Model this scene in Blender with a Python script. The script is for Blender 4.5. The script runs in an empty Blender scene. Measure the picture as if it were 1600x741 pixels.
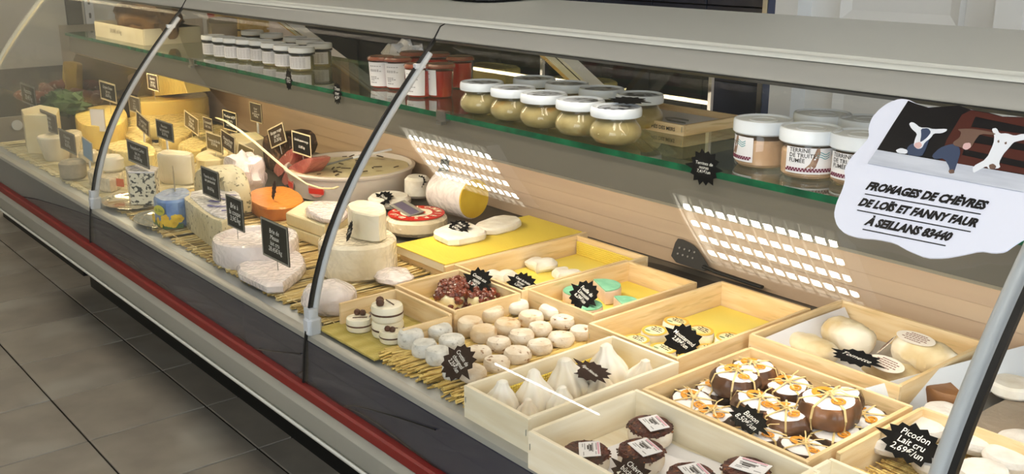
import bpy, math, random
import numpy as np
from mathutils import Vector, Matrix, noise
random.seed(7)
R = math.radians
SC = bpy.context.scene
COL = SC.collection

# ------------------------------------------------------------------ camera, world, lights, exposure
FPX, PITCH, YAW = 1595.0, R(16.25), R(39.7)
CAM = Vector((0, 0, 1.36))
cd = bpy.data.cameras.new('camera'); cam = bpy.data.objects.new('camera', cd); COL.objects.link(cam)
cd.sensor_width = 36; cd.lens = 36 * FPX / 1600; cd.clip_start = .02
FWDH = Vector((-math.cos(YAW), math.sin(YAW), 0)); RIGHT = Vector((math.sin(YAW), math.cos(YAW), 0))
FWD = FWDH * math.cos(PITCH) + Vector((0, 0, -math.sin(PITCH)))
UP = RIGHT.cross(FWD)
cam.matrix_world = Matrix((RIGHT.to_4d(), UP.to_4d(), (-FWD).to_4d(), Vector((0, 0, 0, 1)))).transposed()
cam.location = CAM
SC.camera = cam
SC.view_settings.view_transform = 'Standard'; SC.view_settings.look = 'None'
SC.view_settings.exposure = -.28; SC.view_settings.gamma = 1.0; SC.view_settings.use_curve_mapping = False
wd = bpy.data.worlds.new('world'); SC.world = wd; wd.use_nodes = True
bg = wd.node_tree.nodes['Background']; bg.inputs[0].default_value = (.75, .87, 1, 1); bg.inputs[1].default_value = 1.1

def area(name, loc, rot, sx, sy, power, col):
    l = bpy.data.lights.new(name, 'AREA'); l.shape = 'RECTANGLE'; l.size = sx; l.size_y = sy; l.energy = power; l.color = col
    o = bpy.data.objects.new(name, l); COL.objects.link(o); o.location = loc; o.rotation_euler = rot; return o
# daylight entering by the shop window behind and to the right of the camera
area('window_daylight', (1.2, -2.35, 1.55), (R(90), 0, R(0)), 2.6, 1.7, 90, (.86, .93, 1))
area('side_window_daylight', (2.95, .9, 1.5), (R(90), 0, R(90)), 2.4, 1.6, 80, (.82, .91, 1))
# lamps hidden under the canopy front (aimed at the goods) and under the shelf rail, one of each per bay
for _x, _p, _q, _c in ((-3.27, 3.4, 3.6, (1, .80, .48)), (-2.12, 2.5, 3.8, (1, .84, .64)), (-.97, 1.5, 3.4, (1, .885, .74)), (.15, .8, 1.8, (1, .93, .8))):
    area('canopy_lamp', (_x, 1.112, 1.170), (R(-26), 0, 0), 1.05, .03, _p, _c)
    area('shelf_lamp', (_x, 1.176, .9605), (R(30), 0, 0), 1.05, .03, _q, _c)

# ------------------------------------------------------------------ pixel -> place helpers (1600 x 741 frame)
def ray(u, v):
    a = (u - 800) / FPX; b = (v - 370.5) / FPX
    return FWD + RIGHT * a - UP * b
def W(u, v, z):
    r = ray(u, v); return CAM + r * ((z - CAM.z) / r.z)
def Yp(u, v, y):
    r = ray(u, v); return CAM + r * ((y - CAM.y) / r.y)
def mpp(p): return (Vector(p) - CAM).dot(FWD) / FPX
def cyl_box(u0, v0, u1, v1, zb, h=.03):
    for _ in range(12):
        p = W((u0 + u1) / 2, (v0 + v1) / 2, zb + h / 2); s = mpp(p); r = (u1 - u0) * s / 2
        st = (CAM.z - p.z) / (p - CAM).length; ct = math.sqrt(1 - st * st)
        h = max(.006, ((v1 - v0) * s - 2 * r * st) / ct)
    return Vector((p.x, p.y, zb)), r, h

# ------------------------------------------------------------------ materials
def lin(h):
    h = h.lstrip('#'); o = []
    for i in (0, 2, 4):
        c = int(h[i:i + 2], 16) / 255; o.append(c / 12.92 if c <= .04045 else ((c + .055) / 1.055) ** 2.4)
    return (*o, 1)
MATS = {}
def M(name, c1, c2=None, scale=12., rough=.6, bump=0., bscale=120., coat=0., cbump=0., metal=0., stretch=(1, 1, 1), lo=.35, hi=.65,
      c3=None, scale3=60., lo3=.6, hi3=.66, sss=0., trans=0., detail=3., spec=.5, emit=0., ior=1.45, crough=.06):
    m = bpy.data.materials.new(name); m.use_nodes = True; nt = m.node_tree; N = nt.nodes; L = nt.links
    p = N['Principled BSDF']
    p.inputs['Base Color'].default_value = lin(c1); p.inputs['Roughness'].default_value = rough; p.inputs['Metallic'].default_value = metal
    p.inputs['Specular IOR Level'].default_value = spec; p.inputs['IOR'].default_value = ior
    p.inputs['Coat Weight'].default_value = coat; p.inputs['Coat Roughness'].default_value = crough; p.inputs['Transmission Weight'].default_value = trans
    if sss: p.inputs['Subsurface Weight'].default_value = sss; p.inputs['Subsurface Radius'].default_value = (.012, .008, .004); p.inputs['Subsurface Scale'].default_value = .5
    if emit: p.inputs['Emission Color'].default_value = lin(c1); p.inputs['Emission Strength'].default_value = emit
    tc = N.new('ShaderNodeTexCoord'); oi = N.new('ShaderNodeObjectInfo'); ad = N.new('ShaderNodeVectorMath'); ad.operation = 'ADD'
    mu = N.new('ShaderNodeVectorMath'); mu.operation = 'MULTIPLY'; mu.inputs[1].default_value = stretch
    ml = N.new('ShaderNodeMath'); ml.operation = 'MULTIPLY'; ml.inputs[1].default_value = 17.
    L.new(oi.outputs['Random'], ml.inputs[0]); L.new(tc.outputs['Object'], mu.inputs[0]); L.new(mu.outputs[0], ad.inputs[0]); L.new(ml.outputs[0], ad.inputs[1])
    co = ad.outputs[0]; cur = None
    def noi(s, d=3.):
        n = N.new('ShaderNodeTexNoise'); n.inputs['Scale'].default_value = s; n.inputs['Detail'].default_value = d; L.new(co, n.inputs['Vector']); return n.outputs['Fac']
    def mixc(f, a, b, l, h):
        mr = N.new('ShaderNodeMapRange'); mr.inputs[1].default_value = l; mr.inputs[2].default_value = h; L.new(f, mr.inputs[0])
        mx = N.new('ShaderNodeMix'); mx.data_type = 'RGBA'; L.new(mr.outputs[0], mx.inputs[0])
        if isinstance(a, str): mx.inputs[6].default_value = lin(a)
        else: L.new(a, mx.inputs[6])
        mx.inputs[7].default_value = lin(b); return mx.outputs[2]
    if c2: cur = mixc(noi(scale, detail), c1, c2, lo, hi)
    if c3: cur = mixc(noi(scale3, 2.), cur or c1, c3, lo3, hi3)
    if cur: L.new(cur, p.inputs['Base Color'])
    def bmp(st, s, sock, dist=.002):
        b = N.new('ShaderNodeBump'); b.inputs['Strength'].default_value = st; b.inputs['Distance'].default_value = dist
        L.new(noi(s, 4.), b.inputs['Height']); L.new(b.outputs[0], p.inputs[sock])
    if bump: bmp(bump, bscale, 'Normal')
    if cbump:      # crinkled film: creased facets on the clear coat only
        n = N.new('ShaderNodeTexNoise'); n.inputs['Scale'].default_value = 26.; L.new(co, n.inputs['Vector'])
        mx2 = N.new('ShaderNodeMix'); mx2.data_type = 'VECTOR'; mx2.inputs[0].default_value = .06; L.new(co, mx2.inputs[4]); L.new(n.outputs['Color'], mx2.inputs[5])
        vo = N.new('ShaderNodeTexVoronoi'); vo.inputs['Scale'].default_value = 62.; L.new(mx2.outputs[1], vo.inputs['Vector'])
        b = N.new('ShaderNodeBump'); b.inputs['Strength'].default_value = min(1, cbump); b.inputs['Distance'].default_value = .016; L.new(vo.outputs['Distance'], b.inputs['Height']); L.new(b.outputs[0], p.inputs['Coat Normal'])
    MATS[name] = m; return m
def glassmat(name, tint, fac=1.0, refl=(1, 1, 1, 1)):
    m = bpy.data.materials.new(name); m.use_nodes = True; nt = m.node_tree; nt.nodes.clear()
    o = nt.nodes.new('ShaderNodeOutputMaterial'); mx = nt.nodes.new('ShaderNodeMixShader'); fr = nt.nodes.new('ShaderNodeFresnel'); fr.inputs[0].default_value = 1.45
    ge = nt.nodes.new('ShaderNodeNewGeometry'); mr = nt.nodes.new('ShaderNodeMapRange'); mr.inputs[3].default_value = 1.0 + .45 * fac; mr.inputs[4].default_value = 1 / (1.0 + .45 * fac)
    nt.links.new(ge.outputs['Backfacing'], mr.inputs[0]); nt.links.new(mr.outputs[0], fr.inputs[0])   # a sheet reflects alike on both faces
    t = nt.nodes.new('ShaderNodeBsdfTransparent'); t.inputs[0].default_value = tint; g = nt.nodes.new('ShaderNodeBsdfGlossy'); g.inputs['Roughness'].default_value = .0; g.inputs[0].default_value = refl
    nt.links.new(fr.outputs[0], mx.inputs[0]); nt.links.new(t.outputs[0], mx.inputs[1]); nt.links.new(g.outputs[0], mx.inputs[2]); nt.links.new(mx.outputs[0], o.inputs[0])
    MATS[name] = m; return m
GL = glassmat('clear_glass', (.985, .99, .985, 1))
SHG = glassmat('shelf_glass', (.80, .86, .80, 1))
JG = glassmat('jar_glass', (.96, .97, .95, 1))
DG = glassmat('door_glass', (.72, .72, .58, 1), 1.3)
EDGE = M('green_glass_edge', '1f6b48', 'def', rough=.1) if False else M('green_glass_edge', '17734c', '0a4a30', scale=30, rough=.12)
WOOD = M('poplar', 'dfbf8b', 'ecd4aa', scale=9, stretch=(1, 9, 9), rough=.62, bump=.12, bscale=60, c3='c9ad78', scale3=14, lo3=.58, hi3=.75)
WOODW = M('pale_poplar', 'e8dabc', 'f1e7d0', scale=9, stretch=(1, 9, 9), rough=.6, bump=.1, bscale=60)
WOODG = M('golden_poplar', 'cda65c', 'dfc283', scale=8, stretch=(1, 9, 9), rough=.55, bump=.1, bscale=60)
YEL = M('yellow_card', 'f3da58', 'f7e374', scale=6, rough=.6)
STRAW = M('straw', 'd9c07a', '9a7838', scale=26, stretch=(8, .5, 8), rough=.55, c3='f3e6b4', scale3=40, lo3=.55, hi3=.65)
STRAWD = M('golden_straw', 'ecd07e', 'b08c42', scale=26, stretch=(8, .5, 8), rough=.55, c3='f0dc90', scale3=40, lo3=.55, hi3=.7)
RIND = M('white_rind', 'f1ece2', 'dcd3c4', scale=30, rough=.85, bump=.5, bscale=160, sss=.08)
GREYR = M('grey_white_rind', 'e6e4de', 'c9c7c0', scale=60, rough=.9, bump=.6, bscale=220, c3='a7a59d', scale3=120, lo3=.62, hi3=.72)
TANR = M('tan_rind', 'eadfcb', 'd3b891', scale=24, rough=.85, bump=.5, bscale=180, c3='b98f5f', scale3=55, lo3=.6, hi3=.74)
SPOTR = M('spotted_rind', 'ede4d6', 'd8c6ad', scale=36, rough=.85, bump=.6, bscale=180, c3='8f6a48', scale3=90, lo3=.63, hi3=.7)
CREAM = M('cream_paste', 'efe3bd', 'e6d5a4', scale=10, rough=.5, bump=.15, bscale=50, sss=.15, coat=.35, cbump=.25)
PALE = M('pale_paste', 'f0e8d2', 'e2d7ba', scale=10, rough=.5, bump=.2, bscale=70, sss=.15, coat=.5, cbump=.4)
YELP = M('yellow_paste', 'ecd277', 'e2c05a', scale=6, rough=.45, sss=.2, coat=.6, cbump=.5)
YELW = M('wrapped_yellow', 'ead58e', 'dcc070', scale=9, rough=.45, coat=1., cbump=1., sss=.1)
GOLDP = M('gold_cut_paste', 'e6c23c', 'd9b12c', scale=18, rough=.55, bump=.2, bscale=90, sss=.15)
FILM = M('film_wrapped_white', 'f0e6e4', 'ddd0cc', scale=14, rough=.4, coat=1., cbump=1., sss=.1, crough=.1)
FILMP = M('film_wrapped_pale', 'ece0c6', 'd8c8a4', scale=14, rough=.4, coat=1., cbump=1., crough=.1)
BLUEC = M('blue_vein_paste', 'e9e4cf', 'd9d3ba', scale=20, rough=.45, c3='232b2a', scale3=100, lo3=.54, hi3=.58, coat=.4, cbump=.4)
BLUEL = M('faint_vein_paste', 'd8cda9', 'c4b78e', scale=12, rough=.5, c3='6f6a4f', scale3=85, lo3=.62, hi3=.66, coat=.4, cbump=.4)
GREYC = M('grey_rind', '8e8778', 'b9ad94', scale=30, rough=.7, bump=.4)
ORG = M('orange_paste', 'e58f2a', 'd97c1c', scale=8, rough=.35, coat=.5, cbump=.25)
ORGR = M('orange_rind', 'b9692b', 'd58a45', scale=22, rough=.55, bump=.3, coat=.5, cbump=.4)
WINE = M('wine_rind', '3a1018', '1d0a0e', scale=40, rough=.5, bump=.6, bscale=70, coat=.7, cbump=.6)
REDP = M('red_paste', '98403c', 'b4685e', scale=12, rough=.45, coat=.8, cbump=.6)
BROWNB = M('pepper_rind', '4a3626', '2b1c14', scale=50, rough=.6, bump=.8, bscale=90, c3='8a6a50', scale3=60, lo3=.55, hi3=.65)
SLATE = M('slate_black', '11100d', '181613', rough=.8, spec=.2)
SLATEB = M('slate_brown', '3b2a1c', '2c1f16', rough=.55)
SLATEG = M('slate_grey', '5b5148', '4c443c', rough=.55)
OLIVE = M('slate_olive', '6a5a34', '5a4c2c', rough=.5)
STARB = M('star_black', '0a090a', '100f10', rough=.9, spec=.12)
STARN = M('star_brown', '26160f', '301d17', rough=.85, spec=.15)
STARP = M('star_purple', '5d4a50', '4d3c43', rough=.45)
INK = M('chalk_ink', 'f4f2ea', rough=.7)
INKD = M('dark_print', '2a2624', rough=.6)
INKG = M('grey_print', '8d8a8c', rough=.6)
FRAME = M('tag_border', 'd7c7a0', rough=.5)
FRAMEG = M('tag_border_grey', '8a877c', rough=.5)
STEEL = M('steel', 'b9bab8', rough=.28, metal=1.)
CHROME = M('tray_silver', 'd2d0c8', rough=.16, metal=1., bump=.15, bscale=40)
ALU = M('canopy_enamel_shaded', 'a09e97', rough=.38, spec=.4)  # fascia shade put into the colour, darker than the canopy top
ALUT = M('canopy_top_enamel', 'd2d2ca', rough=.45)
RAIL = M('grey_enamel', '7d766a', rough=.4)
PLG = M('pale_grey_plastic', 'b9bdc2', rough=.35)
BLK = M('black_rubber', '0b0b0c', rough=.45)
DARKP = M('slate_blue_panel', '272c40', '20253a', scale=3, rough=.25, spec=.25)
RED = M('red_strip', '741611', rough=.45)
BUMP = M('bumper_grey', '8c8b82', rough=.4)
PLIN = M('plinth_black', '0a0c0e', rough=.35)
DECK = M('deck_steel', '6d6a64', rough=.4, metal=.6)
SLATW = M('beige_laminate', 'c6ad90', 'bba187', scale=3, stretch=(.6, 8, 8), rough=.42, bump=.05, bscale=30)
WHITE = M('white_paper', 'e8e6e9', 'e2e0e3', rough=.7)
WHITEG = M('white_plastic', 'eef0f2', rough=.3)
LIDB = M('blue_white_lid', 'e3e9f0', rough=.25)
PATE = M('terrine_meat', 'a8945f', 'bdaa78', scale=40, rough=.5, c3='b98a3c', scale3=26, lo3=.60, hi3=.72, bump=.3)
PATES = M('trout_spread', 'dcb795', 'cfa683', scale=30, rough=.5)
TOMATO = M('red_preserve', 'c0301a', 'a3200f', scale=24, rough=.25, coat=1.)
OLIVEJ = M('green_preserve', 'a59c74', '8b8358', scale=24, rough=.4)
COPPER = M('copper_lid', 'a6573f', 'c07a60', scale=14, rough=.25, coat=.6)
LEAF = M('brown_leaf', '5a3820', '3a2312', scale=22, rough=.45, bump=.7, bscale=45, c3='8a5c38', scale3=16, lo3=.55, hi3=.7, coat=.3)
RAFF = M('raffia', 'e6cf97', 'd3b678', scale=30, rough=.6)
ORP = M('orange_print', 'dc9226', rough=.6)
RAIS = M('raisin', '4e1a0c', '7c3216', scale=50, rough=.3, coat=.5, bump=.4, bscale=120)
CRUMB = M('spice_crumbs', '5c2413', '32120b', scale=120, rough=.6, c3='a8662f', scale3=150, lo3=.6, hi3=.7)
BEAN = M('hazelnut', '5d3018', '3f1f0f', rough=.35)
GRN = M('green_herb_top', '93d2b0', '7cc39c', scale=60, rough=.7, bump=.4)
PINKP = M('pinkish_paste', 'e6cdb8', 'd9bca6', scale=30, rough=.7, bump=.3)
BLUEPK = M('blue_package', '4c76b8', '86a6d2', scale=26, rough=.35, coat=.6, cbump=.4)
YFLOW = M('daffodil_yellow', 'f0cc22', 'd9b012', rough=.5)
GRASS = M('print_green', '44702c', '2f5520', rough=.5)
LIL = M('lilac_print', '6a66a8', '5753a0', rough=.4, coat=.6)
FOIL = M('white_foil', 'efecee', 'd9d6dc', scale=30, rough=.3, coat=1., cbump=.8)
REDL = M('red_label', 'c02a1c', rough=.45)
CRL = M('cream_label', 'f3e6c8', rough=.5)
TUBM = M('tub_plastic', 'd9cfc4', 'cfc3b6', scale=6, rough=.3, sss=.2, coat=.4)
CRM = M('tub_cream', 'dccfa6', 'cbbb8a', scale=14, rough=.4, bump=.4, bscale=30, c3='a08a5c', scale3=22, lo3=.62, hi3=.7)
HERB = M('herb_dark', '4a3a26', rough=.7)
LOAFM = M('cloth_rind', 'e2d2ac', 'cfb483', scale=22, rough=.8, bump=.9, bscale=90, c3='f0e8d6', scale3=14, lo3=.5, hi3=.65)
TILE = M('floor_tile', 'a0978a', 'b0a798', scale=7, rough=.38, bump=.08, bscale=40, c3='bbb5a8', scale3=4, lo3=.52, hi3=.7)
GROUT = M('grout', '2d2924', '3a352d', scale=20, rough=.9)
WALL = M('beige_wall', 'd6d0bf', 'd0cab8', scale=2, rough=.85)
WHT = M('white_paint', 'e4e4e2', rough=.5)
PINKW = M('pale_pink_wall', 'e0cfc2', rough=.85)
NAVY = M('navy_tile', '20232f', '2a2e3d', scale=9, rough=.25)
BROWN = M('brown_wood', '6b4a2c', '87623c', scale=8, stretch=(8, 8, 1), rough=.5)
DARK = M('dark_cabinet', '121110', '1b1917', rough=.6)
CEIL = M('ceiling_paint', 'b4b4b0', rough=.9)
HAM = M('cured_crust', '6b4a20', '8a6530', scale=16, rough=.6, bump=.7, bscale=30, c3='3f2a12', scale3=10, lo3=.58, hi3=.7)
SALA = M('salami_skin', '6a2a22', '8f4a3c', scale=24, rough=.5, bump=.5, c3='d8c6b8', scale3=50, lo3=.6, hi3=.68)
HERBG = M('leaf_green', '3f5a28', '2c441c', scale=18, rough=.5)
BROWNP = M('brown_paper', 'a99a88', '9c8c7a', scale=5, rough=.55, coat=.3, cbump=.4)
GLOWT = M('lamp_tube', 'fff6e6', emit=52.)
GLOWC = M('canopy_tube', 'fff0d2', emit=2.)
GOATW = M('goat_white', 'e6e8ee', rough=.6); GOATD = M('goat_slate', '39455f', rough=.6); GOATB = M('goat_brown', '6d5346', rough=.6)
PHB = M('photo_black', '0c090c', rough=.4); PHR = M('photo_maroon', '4a1f17', rough=.4); PHW = M('photo_board', 'cfd2dc', 'b9bdc9', scale=14, stretch=(1, 7, 1), rough=.4)
PINKN = M('goat_muzzle', 'd9b3b0', rough=.6)
def ridged(name, c1, c2, per, axis='X', bump=.6, rough=.55):
    m = M(name, c1, rough=rough); nt = m.node_tree; N = nt.nodes; L = nt.links; p = N['Principled BSDF']
    w = N.new('ShaderNodeTexWave'); w.bands_direction = axis; w.inputs['Scale'].default_value = .314 / per; w.inputs['Distortion'].default_value = 0.
    tc = N.new('ShaderNodeTexCoord'); L.new(tc.outputs['Object'], w.inputs['Vector'])
    mx = N.new('ShaderNodeMix'); mx.data_type = 'RGBA'; mx.inputs[6].default_value = lin(c2); mx.inputs[7].default_value = lin(c1); L.new(w.outputs['Fac'], mx.inputs[0]); L.new(mx.outputs[2], p.inputs['Base Color'])
    b = N.new('ShaderNodeBump'); b.inputs['Strength'].default_value = bump; b.inputs['Distance'].default_value = .0015; L.new(w.outputs['Fac'], b.inputs['Height']); L.new(b.outputs[0], p.inputs['Normal'])
    return m
YRX = ridged('yellow_ridged', 'f5df60', 'e0bf38', .0045, 'X'); YRF = ridged('pale_yellow_ridged', 'dccb78', 'b29c44', .004, 'X')
def gridmat(name):
    m = M(name, 'a9adb0', rough=.35, metal=.4); nt = m.node_tree; N = nt.nodes; L = nt.links; p = N['Principled BSDF']
    tc = N.new('ShaderNodeTexCoord'); v = N.new('ShaderNodeTexVoronoi'); v.inputs['Scale'].default_value = 330.; v.inputs['Randomness'].default_value = 0.; L.new(tc.outputs['Object'], v.inputs['Vector'])
    mr = N.new('ShaderNodeMapRange'); mr.inputs[1].default_value = .25; mr.inputs[2].default_value = .36; L.new(v.outputs['Distance'], mr.inputs[0])
    mx = N.new('ShaderNodeMix'); mx.data_type = 'RGBA'; mx.inputs[6].default_value = lin('4a5864'); mx.inputs[7].default_value = lin('b4b9bd'); L.new(mr.outputs[0], mx.inputs[0]); L.new(mx.outputs[2], p.inputs['Base Color']); return m
PERF = gridmat('perforated_steel')

# ------------------------------------------------------------------ mesh building
def rotz(p, a): c, s = math.cos(a), math.sin(a); return (p[0] * c - p[1] * s, p[0] * s + p[1] * c, p[2])
class MB:
    def __init__(s): s.v = []; s.f = []; s.m = []; s.cur = 0
    def add(s, vs, fs):
        n = len(s.v); s.v += [tuple(x) for x in vs]; s.f += [tuple(i + n for i in f) for f in fs]; s.m += [s.cur] * len(fs); return s
    def box(s, c, d, rz=0, rx=0, ry=0):
        x, y, z = d[0] / 2, d[1] / 2, d[2] / 2
        vs = [Vector((a * x, b * y, e * z)) for a in (-1, 1) for b in (-1, 1) for e in (-1, 1)]
        if rx or ry or rz:
            m = Matrix.Rotation(rz, 3, 'Z') @ Matrix.Rotation(ry, 3, 'Y') @ Matrix.Rotation(rx, 3, 'X'); vs = [m @ v for v in vs]
        return s.add([v + Vector(c) for v in vs], [(0, 1, 3, 2), (4, 6, 7, 5), (0, 4, 5, 1), (2, 3, 7, 6), (0, 2, 6, 4), (1, 5, 7, 3)])
    def lathe(s, prof, n=28, c=(0, 0, 0), fn=None, sy=1.):
        vs = []; fs = []; idx = []
        for (r, z) in prof:
            if r < 1e-6: idx.append([len(vs)]); vs.append((c[0], c[1], c[2] + z))
            else:
                row = []
                for k in range(n):
                    a = 2 * math.pi * k / n; rr = r * (fn(a, z) if fn else 1)
                    row.append(len(vs)); vs.append((c[0] + rr * math.cos(a), c[1] + rr * math.sin(a) * sy, c[2] + z))
                idx.append(row)
        for A, B in zip(idx, idx[1:]):
            if len(A) == 1 and len(B) == 1: continue
            for k in range(n):
                k2 = (k + 1) % n
                if len(A) == 1: fs.append((A[0], B[k2], B[k]))
                elif len(B) == 1: fs.append((A[k], A[k2], B[0]))
                else: fs.append((A[k], A[k2], B[k2], B[k]))
        return s.add(vs, fs)
    def tube(s, pts, r, n=6, flat=1.):
        pts = [Vector(p) for p in pts]; vs = []; fs = []
        for i, p in enumerate(pts):
            t = (pts[min(i + 1, len(pts) - 1)] - pts[max(i - 1, 0)]).normalized()
            a = t.cross(Vector((0, 0, 1)));
            if a.length < 1e-3: a = t.cross(Vector((1, 0, 0)))
            a.normalize(); b = a.cross(t)
            for k in range(n):
                q = 2 * math.pi * k / n; vs.append(p + a * r * math.cos(q) + b * r * flat * math.sin(q))
        for i in range(len(pts) - 1):
            for k in range(n): k2 = (k + 1) % n; fs.append((i * n + k, i * n + k2, (i + 1) * n + k2, (i + 1) * n + k))
        fs.append(tuple(range(n))[::-1]); fs.append(tuple((len(pts) - 1) * n + k for k in range(n)))
        return s.add(vs, fs)
    def prism(s, o, z0, z1):
        n = len(o); vs = [(p[0], p[1], z0) for p in o] + [(p[0], p[1], z1) for p in o]
        return s.add(vs, [tuple(range(n))[::-1], tuple(range(n, 2 * n))] + [(k, (k + 1) % n, n + (k + 1) % n, n + k) for k in range(n)])
    def extx(s, prof, x0, x1):   # profile of (y, z) drawn out along x
        n = len(prof); vs = [(x0, p[0], p[1]) for p in prof] + [(x1, p[0], p[1]) for p in prof]
        return s.add(vs, [tuple(range(n)), tuple(range(n, 2 * n))[::-1]] + [(k, n + k, n + (k + 1) % n, (k + 1) % n) for k in range(n)])
    def slab(s, o, h, b=.003, z0=0, taper=1., top=None, rings=2):
        area2 = sum(o[i][0] * o[(i + 1) % len(o)][1] - o[(i + 1) % len(o)][0] * o[i][1] for i in range(len(o)))
        if area2 < 0: o = o[::-1]
        n = len(o); cx = sum(p[0] for p in o) / n; cy = sum(p[1] for p in o) / n
        rad = sum(math.hypot(p[0] - cx, p[1] - cy) for p in o) / n
        lev = [(0, 1 - b / rad)] + [(b + (h - 2 * b) * k / rings, 1.) for k in range(rings + 1)] + [(h, 1 - b / rad), (h, .6 - b / rad * .6), (h, .25)]
        vs = []; fs = []
        for z, k in lev:
            t = taper + (1 - taper) * min(1, z / h)
            vs += [(cx + (p[0] - cx) * k * t, cy + (p[1] - cy) * k * t, z0 + z) for p in o]
        fs.append(tuple(range(n))[::-1])
        for i in range(len(lev) - 1):
            for k in range(n): k2 = (k + 1) % n; fs.append((i * n + k, i * n + k2, (i + 1) * n + k2, (i + 1) * n + k))
        fs.append(tuple((len(lev) - 1) * n + k for k in range(n)))
        return s.add(vs, fs)
    def blob(s, d, seg=24, rings=14, amp=.15, fr=2.5, seed=0, flatb=.75):
        pr = []; vs = []; fs = []
        for i in range(rings + 1):
            t = math.pi * i / rings
            for k in range(seg):
                a = 2 * math.pi * k / seg; p = Vector((math.sin(t) * math.cos(a), math.sin(t) * math.sin(a), -math.cos(t)))
                q = 1 + amp * noise.noise(p * fr + Vector((seed * 3.1, seed, 0))); z = max(p.z * q, -flatb)
                vs.append((p.x * q * d[0] / 2, p.y * q * d[1] / 2, (z + flatb) / (1 + flatb) * d[2]))
        for i in range(rings):
            for k in range(seg): k2 = (k + 1) % seg; fs.append((i * seg + k, i * seg + k2, (i + 1) * seg + k2, (i + 1) * seg + k))
        return s.add(vs, fs)
    def wob(s, amp, fr=30., seed=0):
        s.v = [tuple(Vector(v) + noise.noise_vector(Vector(v) * fr + Vector((seed * 7.7, seed, 1))) * amp) for v in s.v]; return s
    def mesh(s, name, mats, smooth=True):
        me = bpy.data.meshes.new(name); me.from_pydata(s.v, [], s.f)
        for m in (mats if isinstance(mats, (list, tuple)) else [mats]): me.materials.append(m)
        if any(s.m): me.polygons.foreach_set('material_index', s.m)
        me.update()
        if smooth:
            me.polygons.foreach_set('use_smooth', [True] * len(me.polygons))
            me.set_sharp_from_angle(angle=R(38))
        return me
def ob(name, me, parent=None, loc=(0, 0, 0), rot=(0, 0, 0), scale=(1, 1, 1), kind=None):
    o = bpy.data.objects.new(name, me); COL.objects.link(o); o.location = loc
    if isinstance(rot, Matrix): o.rotation_euler = rot.to_euler()
    else: o.rotation_euler = rot
    o.scale = scale
    if parent: o.parent = parent
    if kind: o['kind'] = kind
    return o
def part(name, mb, mat, parent, loc=(0, 0, 0), rot=(0, 0, 0), kind=None, smooth=True, label=None):
    o = ob(name, mb.mesh(name, mat, smooth), parent, loc, rot, kind=kind)
    if label: o['label'] = label
    return o
def tag(o, label, cat, group=None):
    o['label'] = label; o['category'] = cat
    if group: o['group'] = group
    return o
def thing(name, label, cat, loc=(0, 0, 0), rot=(0, 0, 0), group=None):
    return tag(ob(name, None, None, loc, rot), label, cat, group)
def solo(name, mb, mat, label, cat, loc=(0, 0, 0), rot=(0, 0, 0), group=None, smooth=True):
    return tag(ob(name, mb.mesh(name, mat, smooth), None, loc, rot), label, cat, group)
def struct(name, mb, mat, parent=None, smooth=False):
    o = ob(name, mb.mesh(name, mat, smooth), parent)
    if not parent: o['kind'] = 'structure'
    return o
def chaikin(o, k=2):
    for _ in range(k):
        q = []
        for i in range(len(o)):
            a, b = o[i], o[(i + 1) % len(o)]
            q += [(a[0] * .8 + b[0] * .2, a[1] * .8 + b[1] * .2), (a[0] * .2 + b[0] * .8, a[1] * .2 + b[1] * .8)]
        o = q
    return o
TXT = {}
def textmesh(body, size, mat, bold=.0, shear=.0, align='CENTER', bend=0, sp=1.0):
    key = (body, round(size, 5), mat.name, bold, shear, align, bend)
    if key in TXT: return TXT[key]
    c = bpy.data.curves.new('lettering', 'FONT'); c.body = body; c.size = size; c.align_x = align; c.align_y = 'CENTER'; c.resolution_u = 2
    c.offset = bold * size; c.shear = shear; c.space_line = .9; c.space_character = sp
    o = bpy.data.objects.new('lettering', c); COL.objects.link(o)
    me = bpy.data.meshes.new_from_object(o); me.name = 'lettering'
    bpy.data.objects.remove(o); bpy.data.curves.remove(c)
    me.materials.clear(); me.materials.append(mat); TXT[key] = me
    return me

# ------------------------------------------------------------------ room
FZ = .05
X0, X1, YF, YB, ZC = -6.4, 3.0, -2.4, 3.0, 2.6
struct('floor', MB().box(((X0 + X1) / 2, (YF + YB) / 2, FZ - .052), (X1 - X0, YB - YF, .1)), GROUT)
FLOOR = bpy.data.objects['floor']
tp = .334
tile_me = MB().slab([(-tp / 2 + .003, -tp / 2 + .003), (tp / 2 - .003, -tp / 2 + .003), (tp / 2 - .003, tp / 2 - .003), (-tp / 2 + .003, tp / 2 - .003)], .006, .0015, rings=1).mesh('tile', TILE)
TX, TY = -3.33, .717       # a joint crossing
for i in range(-9, 8):
    for j in range(-4, 3):
        t = ob('tile', tile_me, FLOOR, (TX + (i + .5) * tp, TY + (j + .5) * tp, FZ - .003 + random.uniform(-.0004, .0004)), (0, 0, random.choice((0, 1, 2, 3)) * math.pi / 2))
struct('wall_left', MB().box((X0 - .05, (YF + YB) / 2, 1.3), (.1, YB - YF, 2.6)), WALL)
struct('wall_right', MB().box((X1 + .05, -1.6, 1.3), (.1, 1.6, 2.6)).box((X1 + .05, 2.6, 1.3), (.1, .9, 2.6)).box((X1 + .05, .7, .35), (.1, 3.1, .7)).box((X1 + .05, .7, 2.45), (.1, 3.1, .3)), WALL)
struct('wall_front', MB().box((-3.25, YF - .05, 1.3), (6.3, .1, 2.6)).box((2.75, YF - .05, 1.3), (.5, .1, 2.6)).box((1.2, YF - .05, .33), (2.8, .1, .66)).box((1.2, YF - .05, 2.5), (2.8, .1, .2)), WALL)
struct('ceiling', MB().box(((X0 + X1) / 2, (YF + YB) / 2, ZC + .05), (X1 - X0, YB - YF, .1)), CEIL)
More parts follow.
